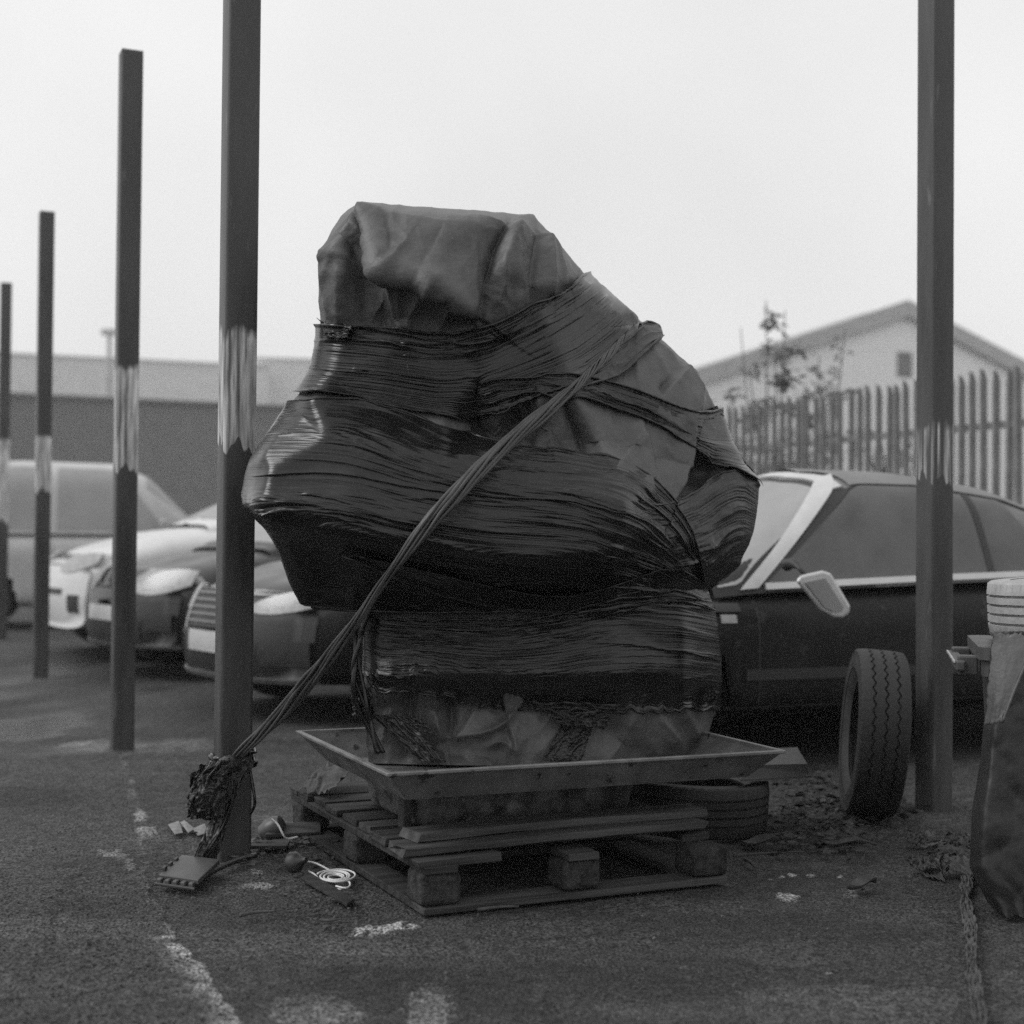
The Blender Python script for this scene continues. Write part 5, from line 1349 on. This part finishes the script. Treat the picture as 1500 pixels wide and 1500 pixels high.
# ================================================================== TYRES
def tyre(name, label, M, R, w, mat, seed, zig=True, aspect=.62, n=96):
    """tyre with its axle along local z; sidewalls, bead, a hollow inside, grooves cut in the tread"""
    e = empty(name, label, 'tyre', M, 'loose old tyres')
    ri = R * aspect; h = w / 2
    sw = 9; prof = []
    prof += [(ri, -h * .72), (ri + .012, -h * .80)]
    for k in range(5): t = k / 4; prof.append((ri + .02 + (R - ri - .045) * t, -h * (.86 + .14 * math.sin(math.pi * t * .8))))
    tread = []
    ng = 3 if zig else 4
    V, F = None, None
    # tread cross-section with grooves
    cols = [(-h * .97, R - .012), (-h * .90, R - .004)]
    centres = np.linspace(-h * .48, h * .48, ng)
    for c_ in centres: gw_ = .0028 if zig else .0032; cols += [(c_ - gw_ - .0012, R), (c_ - gw_, R - .011), (c_ + gw_, R - .011), (c_ + gw_ + .0012, R)]
    cols += [(h * .90, R - .004), (h * .97, R - .012)]
    prof2 = prof + [(r, z) for z, r in cols] + [(r, -z) for r, z in prof[::-1]]
    inner = [(ri + .004, h * .62), (ri + .03, h * .82), (R - .04, h * .84), (R - .03, 0), (R - .04, -h * .84), (ri + .03, -h * .82), (ri + .004, -h * .62)]
    pr = np.array(prof2 + inner); N_ = n * (6 if zig else 3)
    a = np.linspace(0, 2 * math.pi, N_, endpoint=False)
    zz = np.broadcast_to(pr[:, None, 1], (len(pr), N_)).copy(); rr_ = np.broadcast_to(pr[:, None, 0], (len(pr), N_)).copy()
    if zig:
        k0 = len(prof) + 2
        tri = np.abs(((a * 44 / (2 * math.pi)) % 1) - .5) * 4 - 1
        for g_ in range(ng * 4): zz[k0 + g_] += tri * .0058
    # shoulder nicks
    k1 = len(prof) + 1; nick = ((a * (54 if zig else 64) / (2 * math.pi)) % 1) < .14
    for kk in (len(prof), k1, len(prof) + len(cols) - 1, len(prof) + len(cols) - 2): rr_[kk] -= (.005 if kk in (len(prof), len(prof) + len(cols) - 1) else .0) * nick
    V = np.stack([rr_ * np.cos(a), rr_ * np.sin(a), zz], -1)
    o = mesh_obj('casing', V.reshape(-1, 3), grid_faces(len(pr), N_, True), mat, e, world_space=False, sharp=50)
    F2 = []
    prb = []
    for s in (-1, 1):
        V2, Fb = lathe_vf([(ri + .045, s * h * .985), (ri + .05, s * h * 1.0), (ri + .056, s * h * .985)], 64); prb.append((V2, Fb))
    V2, Fb = merge(prb); mesh_obj('sidewall_rib', V2, Fb, mat, e, world_space=False)
    return e
# upright, leaning a little against the car
g = G(1283, 1197)
ax = np.array([.93, .36, 0.05]); ax /= np.linalg.norm(ax)
R1, w1 = .317, .186
ctr = np.array([g[0] - .005, g[1] + .02, R1 + .004])
Mq = Matrix.Translation(Vector(ctr)) @ Vector(ax).to_track_quat('Z', 'Y').to_matrix().to_4x4()
Mq = Matrix.Translation(Vector((ctr[0], ctr[1], ctr[2]))) @ (Matrix.Rotation(rad(4.5), 4, 'Y') @ Vector((.991, -.11, .0)).to_track_quat('Z', 'Y').to_matrix().to_4x4())
tyre('old_tyre', 'worn tyre with zigzag tread standing upright against the convertible', Mq, R1, w1, M_rubber, 1, True)
g = G(1010, 1232)
Mq = Matrix.Translation((float(g[0]) + .02, float(g[1]) + .27, .098)) @ Matrix.Rotation(rad(2.5), 4, 'Y')
tyre('old_tyre', 'tyre lying flat on the ground under the right end of the tray', Mq, .30, .185, M_rubber, 2, False, aspect=.70)
c_ = U(1600, 887, 4.42)
Mq = Matrix.Translation(Vector(tuple(c_))) @ Matrix.Rotation(rad(-3), 4, 'Y')
tyre('old_tyre', 'pale dusty tyre lying on top of the tarp-covered bin at right', Mq, .302, .172, M_rubber_pale, 3, False)

# ================================================================== WHEELIE BIN WITH TARP
g = G(1432, 1318)
MB_ = Matrix.Translation((float(g[0]) + .048, float(g[1]) + .05, 0)) @ Matrix.Rotation(rad(-14), 4, 'Z')
bin_ = empty('wheeled_bin', 'grey plastic bin half hidden under a draped dark tarp at right', 'bin', MB_)
BW, BD, BH = .52, .56, .752
rings = [rbox_ring(.05, BW, .05, BD - .05, .02, .04), rbox_ring(.012, BW + .03, .01, BD - .01, BH - .10, .04)]
rings += [rbox_ring(-.018, BW + .06, -.02, BD + .02, BH - .10, .04), rbox_ring(-.018, BW + .06, -.02, BD + .02, BH - .055, .04),
          rbox_ring(-.03, BW + .06, -.03, BD + .03, BH - .05, .04), rbox_ring(-.03, BW + .06, -.03, BD + .03, BH - .012, .04)]
nr = len(rings[0]); V = np.concatenate(rings)
F = [tuple(f) for f in grid_faces(len(rings), nr, True)] + [tuple(range(nr))[::-1], tuple((len(rings) - 1) * nr + k for k in range(nr))]
mesh_obj('bin_body', V, F, M_bin, bin_, world_space=False, sharp=30)
V, F = merge([box_vf((-.055, .10, BH - .075), (.06, .05, .06)), box_vf((-.055, .46, BH - .075), (.06, .05, .06)), box_vf((-.078, .28, BH - .075), (.03, .46, .032))])
o = mesh_obj('handle', V, F, M_bin, bin_, smooth=False, world_space=False); bevel(o, .006)
V, F = box_vf((-.0965, .28, BH - .062), (.006, .46, .006)); mesh_obj('handle_trim', V, F, M_chrome, bin_, smooth=False, world_space=False)
for y in (.06, .5):
    V, F = lathe_vf([(.03, -.02), (.085, -.02), (.09, 0), (.085, .02), (.03, .02)], 24)
    V = np.stack([V[:, 0], V[:, 2], V[:, 1]], 1) + np.array([.10, y, .09]); mesh_obj('wheel', V, F, M_rubber, bin_, world_space=False)
# tarp over the bin: top, a folded hanging corner, then a long drape to the ground
Mtarp = Matrix.Translation((float(g[0]) + .05, float(g[1]) - .02, 0))
tarp = empty('draped_tarp', 'dark stained tarp draped over the bin with a folded pale corner', 'tarp', Mtarp)
nv, nu = 130, 120
v, u = np.meshgrid(np.linspace(0, 1, nv), np.linspace(0, 1, nu), indexing='ij')
lx = np.interp(v, [0, .06, .30, .34, .45, .62, .82, 1], [1456, 1451, 1443, 1440, 1436, 1424, 1420, 1458])
tyy = np.interp(v, [0, 1], [925, 1345])
rx = 1640
pxx = lx + (rx - lx) * u; pyy = tyy + 22 * u * v
Yd = 4.14 + .06 * (1 - v) - .04 * v + .14 * np.exp(-(u / .035) ** 1.2) + .010 * fbm(u * 3, v * 5, 701, 4) + .007 * (1 - 2 * np.abs(perlin(u * 3 + v * 2.2, v * 4 - u * 1.5, 702))) + .0025 * (1 - 2 * np.abs(perlin(u * 7 - v * 3, v * 8, 703))) + .03 * sst(.9, 1, v) * perlin(u * 8, v, 705)
P = U(pxx, pyy, Yd)
P[..., 2] = np.maximum(P[..., 2], .008)
o = mesh_obj('drape', P.reshape(-1, 3), grid_faces(nv, nu), M_sheet_dark, tarp)
md = o.modifiers.new('thickness', 'SOLIDIFY'); md.thickness = .004; md.offset = 1
q = [U(1455, 928, 4.10), U(1520, 930, 4.05), U(1466, 1058, 4.02), U(1443, 1062, 4.06)]
flap('folded_corner', q, M_sheet, tarp, .0011, 50, 711, .012, fine=.6)
V, F = tube_vf(resample([q[1] - np.array([0, .012, 0]), U(1490, 1000, 4.03), q[2] - np.array([0, .012, 0])], 20, 1), .004, 6); mesh_obj('corner_hem', V, F, M_sheet, tarp)
q = [U(1452, 926, 4.32), U(1640, 935, 4.30), U(1640, 930, 4.75), U(1452, 922, 4.78)]
flap('tarp_top', q, M_sheet_dark, tarp, .004, 40, 721)

# ================================================================== SMALL THINGS ON THE GROUND
def ground_tube(name, label, cat, pts, r, mat, z=.006, group=None, n=60, smooth=2):
    P = G(np.array([p[0] for p in pts], float), np.array([p[1] for p in pts], float)); P[:, 2] = z if len(pts[0]) == 2 else [p[2] for p in pts]
    V, F = tube_vf(resample(P, n, smooth), r, 6)
    o = mesh_obj(name, V, F, mat, None, uv=np.zeros((len(V), 2)))
    props(o, label, cat, group); return o
# white cord coil with a dark plug
cord = empty('cord_coil', 'coiled white cord with a dark plug lying beside the pallet', 'cord', Matrix.Translation(Vector(tuple(G(490, 1290)))))
c0 = G(491, 1289)
a = np.linspace(0, 2 * math.pi * 4.3, 200)
wob_ = 1 + .22 * perlin(a / 2.3, 0 * a, 741) ; coil = c0 + np.stack([(.020 + .0026 * a / 2) * wob_ * np.cos(a + 1) + .006 * perlin(a / 5, 0 * a + 2, 742), (.030 + .0045 * a / 2) * wob_ * np.sin(a + 1), .008 + .0012 * a / 6.28], 1)
V, F = tube_vf(coil, .0033, 6); mesh_obj('coil', V, F, M_white_cord, cord)
P = G(np.array([448, 462, 480, 505, 515, 508, 492], float), np.array([1272, 1271, 1277, 1290, 1299, 1306, 1303], float)); P[:, 2] = [.022, .016, .008, .008, .008, .008, .01]
V, F = tube_vf(resample(P, 50, 2), .0033, 6); mesh_obj('loose_turn', V, F, M_white_cord, cord)
P = G(np.array([452, 462, 472, 486, 500], float), np.array([1279, 1284, 1298, 1305, 1306], float)); P[:, 2] = .006
V, F = tube_vf(resample(P, 40, 2), .0033, 6); mesh_obj('loose_turn', V, F, M_white_cord, cord)
pc_ = G(432, 1279); pc_[2] = .034
V, F = lathe_vf([(.0, -.02), (.026, -.02), (.033, -.012), (.033, .006), (.024, .018), (.012, .03), (.008, .045), (0, .045)], 24)
Rp = np.array(Vector((.8, -.45, .25)).to_track_quat('Z', 'Y').to_matrix()); V = V @ Rp.T + pc_
mesh_obj('plug', V, F, M_black_plastic, cord, sharp=40)
# pale spray can / ball with thin wire behind the post
can = empty('broken_lamp', 'small pale broken lamp with thin wire behind the post foot', 'lamp', Matrix.Translation(Vector(tuple(G(402, 1232)))))
cc = G(402, 1232); cc[2] = .042
V, F = lathe_vf([(0, -.05), (.03, -.048), (.041, -.02), (.043, .01), (.036, .03), (.028, .034), (.0, .030)], 24)
V = V @ np.array(Vector((.75, -.1, .35)).to_track_quat('Z', 'Y').to_matrix()).T + cc; mesh_obj('globe', V, F, M_grey_plastic, can, sharp=40)
P = np.array([U(398, 1200, 4.86), U(408, 1208, 4.82), U(414, 1222, 4.80), U(420, 1230, 4.82), U(436, 1226, 4.84)])
V, F = tube_vf(resample(P, 30, 2), .0035, 6); mesh_obj('wire', V, F, M_white_cord, can)
# plastic crate lid / footplate under the film tail
a0 = G(228, 1290, .02); b1 = G(286, 1298, .02); c1 = G(322, 1268, .03)
Mx = Matrix.Translation(Vector((a0[0], a0[1], 0)))
fp = empty('plastic_ramp', 'flat dark plastic ramp with slotted end lying against the post', 'plastic ramp', Mx)
e1_ = (b1 - a0); l1 = np.linalg.norm(e1_[:2]); e1_ /= np.linalg.norm(e1_); e2_ = (c1 - b1); e2_[2] = 0; l2 = np.linalg.norm(e2_); e2_ /= l2
def fpbox(nm, u0, u1, v0, v1, z0, z1, mat, zk=.0):
    V = []
    for z in (z0, z1):
        for uu, vv in ((u0, v0), (u1, v0), (u1, v1), (u0, v1)):
            p = a0 + e1_ * uu * l1 + e2_ * vv * l2; V.append((p[0], p[1], z + zk * vv))
    o = mesh_obj(nm, V, BOXF, mat, fp, smooth=False); bevel(o, .003)
fpbox('plate', 0, 1, .12, 1, .014, .030, M_grey_plastic, .02)
for k in range(5): fpbox('end_tooth', .02 + k * .2, .13 + k * .2, .0, .118, .010, .026, M_grey_plastic)
fpbox('end_rail', 0, 1, -.03, .015, .006, .016, M_black_plastic)
for k in range(3): fpbox('side_slot', -.02, .06, .25 + k * .22, .36 + k * .22, .030, .045, M_black_plastic, .01)
# dark strip lying from the ramp to the post
ground_tube('rubber_strip', 'dark rubber strip lying from the ramp past the post foot', 'strip', [(295, 1292), (322, 1276), (352, 1264), (375, 1258)], .009, M_black_plastic, .012)
# boards and scraps
def scrap(name, label, cat, pts, z, th, mat, group=None, bev=.002):
    P = G(np.array([p[0] for p in pts], float), np.array([p[1] for p in pts], float)); n = len(pts)
    P[:, 2] = [z + (p[2] if len(p) > 2 else 0) for p in pts]
    V = np.concatenate([P, P + np.array([0, 0, th])])
    F = [tuple(range(n)), tuple(range(n, 2 * n))[::-1]] + [((i + 1) % n, i, n + i, n + (i + 1) % n) for i in range(n)]
    o = mesh_obj(name, V, F, mat, None, smooth=False); bevel(o, bev, 1); props(o, label, cat, group); return o
scrap('flat_board', 'pale flat board lying behind the post foot', 'board', [(363, 1246), (372, 1238), (428, 1234), (420, 1246)], .004, .012, M_wood2)
scrap('flat_board', 'thin dark board leaning on the pale board beside the pallet', 'board', [(388, 1237), (398, 1230, .02), (470, 1224, .02), (470, 1232)], .022, .012, M_wood)
scrap('flat_board', 'half buried board lying beside the cord coil', 'board', [(440, 1290), (455, 1283), (520, 1322), (508, 1330)], .001, .01, M_wood)
for i, (pts, lab) in enumerate([([(246, 1210), (262, 1206), (268, 1222), (256, 1226)], 'torn pale paper scrap nearest the ramp by the post'), ([(264, 1207), (270, 1205), (285, 1216), (276, 1224)], 'middle torn paper scrap left of the post foot'),
                                ([(282, 1216), (300, 1210), (304, 1222), (290, 1228)], 'torn paper scrap tucked beside the film tail')]):
    scrap('paper_scrap', lab, 'paper', [(p[0], p[1], .004 * (j % 2)) for j, p in enumerate(pts)], .004, .002, M_paper, 'torn paper scraps by the post', .0005)
# rag on the pallet corner
rag = empty('grey_rag', 'crumpled grey rag lying on the left corner of the pallet', 'rag', Matrix.Translation(Vector(tuple(G(470, 1160, .16)))))
flap('rag_cloth', [G(484, 1126, .215), G(530, 1122, .24), G(486, 1168, .165), G(440, 1160, .162)], M_rag, rag, .010, 60, 731, .03, fine=.7)
# grey plastic lid behind the tray
lid = empty('tub_lid', 'shallow grey plastic tub lid resting on the flat tyre beyond the tray corner', 'tub', Matrix.Translation(Vector(tuple(G(1140, 1140, .19)))))
p = [U(1060, 1118, 5.35), U(1172, 1110, 5.6), U(1190, 1136, 5.42), U(1085, 1142, 5.18)]
V = np.array(p); cen = V.mean(0); top = cen + (V - cen) * np.array([.86, .8, 1]) + np.array([0, 0, .045])
V = np.concatenate([V - np.array([0, 0, .008]), V, cen + (V - cen) * .93 + np.array([0, 0, .002]), top])
F = [tuple(f) for f in grid_faces(4, 4, True)] + [(0, 1, 2, 3), (15, 14, 13, 12)]
o = mesh_obj('lid_shell', V, F, M_black_plastic, lid, smooth=False); bevel(o, .015, 3, 20)
# crumpled film heap and ragged strip at the right
heap = empty('film_heap', 'crumpled pale film heap on the ground beside the bin', 'film heap', Matrix.Translation(Vector(tuple(G(1375, 1262)))))
for i in range(9):
    x0, y0 = random.uniform(1326, 1385), random.uniform(1236, 1280); x1, y1 = x0 + random.uniform(28, 60), y0 + random.uniform(-14, 14)
    pa, pb = G(x0, y0), G(min(x1, 1424), y1); wv = np.array([.01, random.uniform(.05, .10), 0]); up = np.array([0, 0, 1])
    flap('film_fold', [pa + up * random.uniform(.01, .05), pb + up * random.uniform(.01, .06), pb - wv + up * .006, pa - wv + up * .006], M_rag if i % 2 else M_film_dull, heap, .010, 26, 750 + i, .02)
strip = empty('film_strip', 'long ragged strip of pale film running along the ground from the bin', 'film strip', Matrix.Translation(Vector(tuple(G(1425, 1400)))))
cl = resample([(1418, 1290), (1412, 1330), (1424, 1370), (1422, 1420), (1430, 1460), (1438, 1530)], 120, 2)
nu_, nv_ = 240, 16
cl = resample(cl, nu_, 0); uu = np.arange(nu_)[:, None]; vv = np.linspace(-1, 1, nv_)[None]
wd_ = 9 + 5 * perlin(uu / 22, uu * 0 + 3.3, 770) + 3 * perlin(uu / 7, uu * 0 + 1.3, 771)
P = G(cl[:, :1] + vv * wd_ + 2.0 * perlin(uu / 6, vv * 3, 772), cl[:, 1:] + 2.5 * perlin(uu / 8, vv * 2.5, 773) + 0 * vv)
P[..., 2] = .003 + .016 * np.clip(1 - 2.4 * np.abs(perlin(uu / 14 + vv * .4, vv * 2.2, 774)), 0, 1) + .008 * np.clip(1 - 3 * np.abs(perlin(uu / 5, vv * 4, 775)), 0, 1)
o = mesh_obj('strip_film', P.reshape(-1, 3), grid_faces(nu_, nv_), M_rag, strip); o.modifiers.new('t', 'SOLIDIFY').thickness = .002
# twigs
tw = [((1128, 1228), (1180, 1222)), ((1190, 1196), (1240, 1166)), ((1205, 1190), (1252, 1176)), ((1075, 1258), (1178, 1252)), ((1090, 1262), (1107, 1276)), ((1160, 1210), (1200, 1190)),
      ((352, 1346), (404, 1340)), ((470, 1353), (500, 1351)), ((1140, 1182), (1200, 1200)), ((1250, 1230), (1300, 1245)), ((700, 1338), (760, 1333))]
tlab = ['twig lying in front of the flat tyre', 'upper pale twig leaning by the upright tyre', 'lower pale twig leaning by the upright tyre', 'long thin twig right of the pallet corner block', 'short twig pointing at the pallet corner block',
        'twig in the leaf litter between the tyres', 'thin dark twig on the asphalt in front of the post', 'short dark twig beside the white paint mark', 'twig behind the flat tyre in the litter', 'twig on the asphalt below the upright tyre', 'twig under the front edge of the pallet']
for (p0_, p1_), lb in zip(tw, tlab):
    md_ = ((p0_[0] + p1_[0]) / 2 + random.uniform(-5, 5), (p0_[1] + p1_[1]) / 2 + random.uniform(-3, 3))
    ground_tube('twig', lb, 'twig', [p0_, md_, p1_], np.linspace(.006, .003, 20), M_twig, .010, 'twigs on the ground', 20, 2)
# curled dead leaves one can pick out
def dead_leaf(px, py, ln, rz, label):
    c_ = G(px, py); u, v = np.meshgrid(np.linspace(-1, 1, 9), np.linspace(-1, 1, 5))
    w_ = (1 - np.abs(u) ** 1.7) * .30
    P = np.stack([u * ln / 2, v * w_ * ln, .012 + .02 * (v * .9) ** 2 + .010 * np.sin(u * 2.6)], -1)
    R = np.array(Matrix.Rotation(rz, 3, 'Z')); P = P @ R.T + c_
    o = mesh_obj('dead_leaf', P.reshape(-1, 3), grid_faces(5, 9), M_leaf, None); md = o.modifiers.new('t', 'SOLIDIFY'); md.thickness = .002
    props(o, label, 'leaf', 'curled dead leaves')
dead_leaf(1112, 1240, .13, .2, 'curled dead leaf in front of the flat tyre')
dead_leaf(1236, 1243, .15, -.35, 'long curled dead leaf below the upright tyre')
dead_leaf(1262, 1303, .10, .3, 'dead leaf on the asphalt below the upright tyre')
dead_leaf(1205, 1205, .09, 1.0, 'dead leaf in the litter between the tyres')
# uncountable leaf litter and grit
def litter(name, label, mat, n, sampler, size, seed, flat=.6, stone=False):
    rr = np.random.default_rng(seed); Vs, Fs = [], []
    for i in range(n):
        px_, py_ = sampler(rr); c_ = G(px_, py_); c_[2] = size * .15
        s = size * rr.uniform(.35, 1.2)
        if stone:
            V, F = box_vf((0, 0, 0), (s, s * rr.uniform(.6, 1), s * .6), np.array(Matrix.Rotation(rr.uniform(0, 6), 3, 'Z') @ Matrix.Rotation(rr.uniform(-.5, .5), 3, 'X')), s * .22)
            V = V + c_
        else:
            Rm = np.array(Matrix.Rotation(rr.uniform(0, 6.28), 3, 'Z') @ Matrix.Rotation(rr.normal() * flat, 3, 'X'))
            V = np.array([[-.5, 0, 0], [0, -.24, .04], [.5, 0, 0], [0, .24, .04]]) * s @ Rm.T + c_ + np.array([0, 0, abs(rr.normal()) * .012]); F = [(0, 1, 2, 3)]
        k = len(Vs) * 0
        Fs.append((V, F))
    V, F = merge(Fs); o = mesh_obj(name, V, F, mat, None, smooth=False); props(o, label, None, None, 'stuff'); return o
def lit(rr):
    while True:
        x, y = rr.normal(1190, 70), rr.normal(1185, 34)
        if 1125 < x < 1420 and 1120 < y < 1285: return x, y
litter('leaf_litter', 'dead leaves drifted between the tyres and the post', M_leaf, 700, lit, .05, 5)
litter('leaf_litter', 'small broken dead leaves and stalks between the tyres', M_leaf, 900, lit, .022, 15)
litter('leaf_litter', 'dead leaves and grit by the post foot', M_leaf, 160, lambda rr: (rr.normal(420, 60), rr.normal(1250, 14)), .035, 6)
M_grit = mk('grit', .075, .9, .5, 30, .3, 60, spec=.2)
litter('grit', 'small stones scattered over the asphalt', M_grit, 120, lambda rr: (rr.normal(490, 55), rr.normal(1335, 16)), .010, 7, stone=True)
litter('grit', 'loose grit scattered across the yard', M_grit, 420, lambda rr: (rr.uniform(0, 1420), rr.uniform(1240, 1500)), .008, 8, stone=True)
litter('grit', 'crumbled tarmac along the rough edge', M_grit, 260, lambda rr: (rr.uniform(0, 330), rr.uniform(1300, 1500)), .007, 9, stone=True)
# ------------------------------------------------------------------ fog
V, F = box_vf((0, 0, 10.5), (400, 400, 23.0))
o = mesh_obj('haze', V, F, None, smooth=False)
props(o, 'pale fog filling the yard', None, None, 'stuff')
hm = bpy.data.materials.new('fog'); hm.use_nodes = True
hn = hm.node_tree; hn.nodes.clear()
pv = hn.nodes.new('ShaderNodeVolumePrincipled'); ho = hn.nodes.new('ShaderNodeOutputMaterial')
pv.inputs['Color'].default_value = (1, 1, 1, 1)
pv.inputs['Density'].default_value = 0.0012
pv.inputs['Anisotropy'].default_value = 0.3
hn.links.new(pv.outputs[0], ho.inputs['Volume'])
o.data.materials.append(hm)
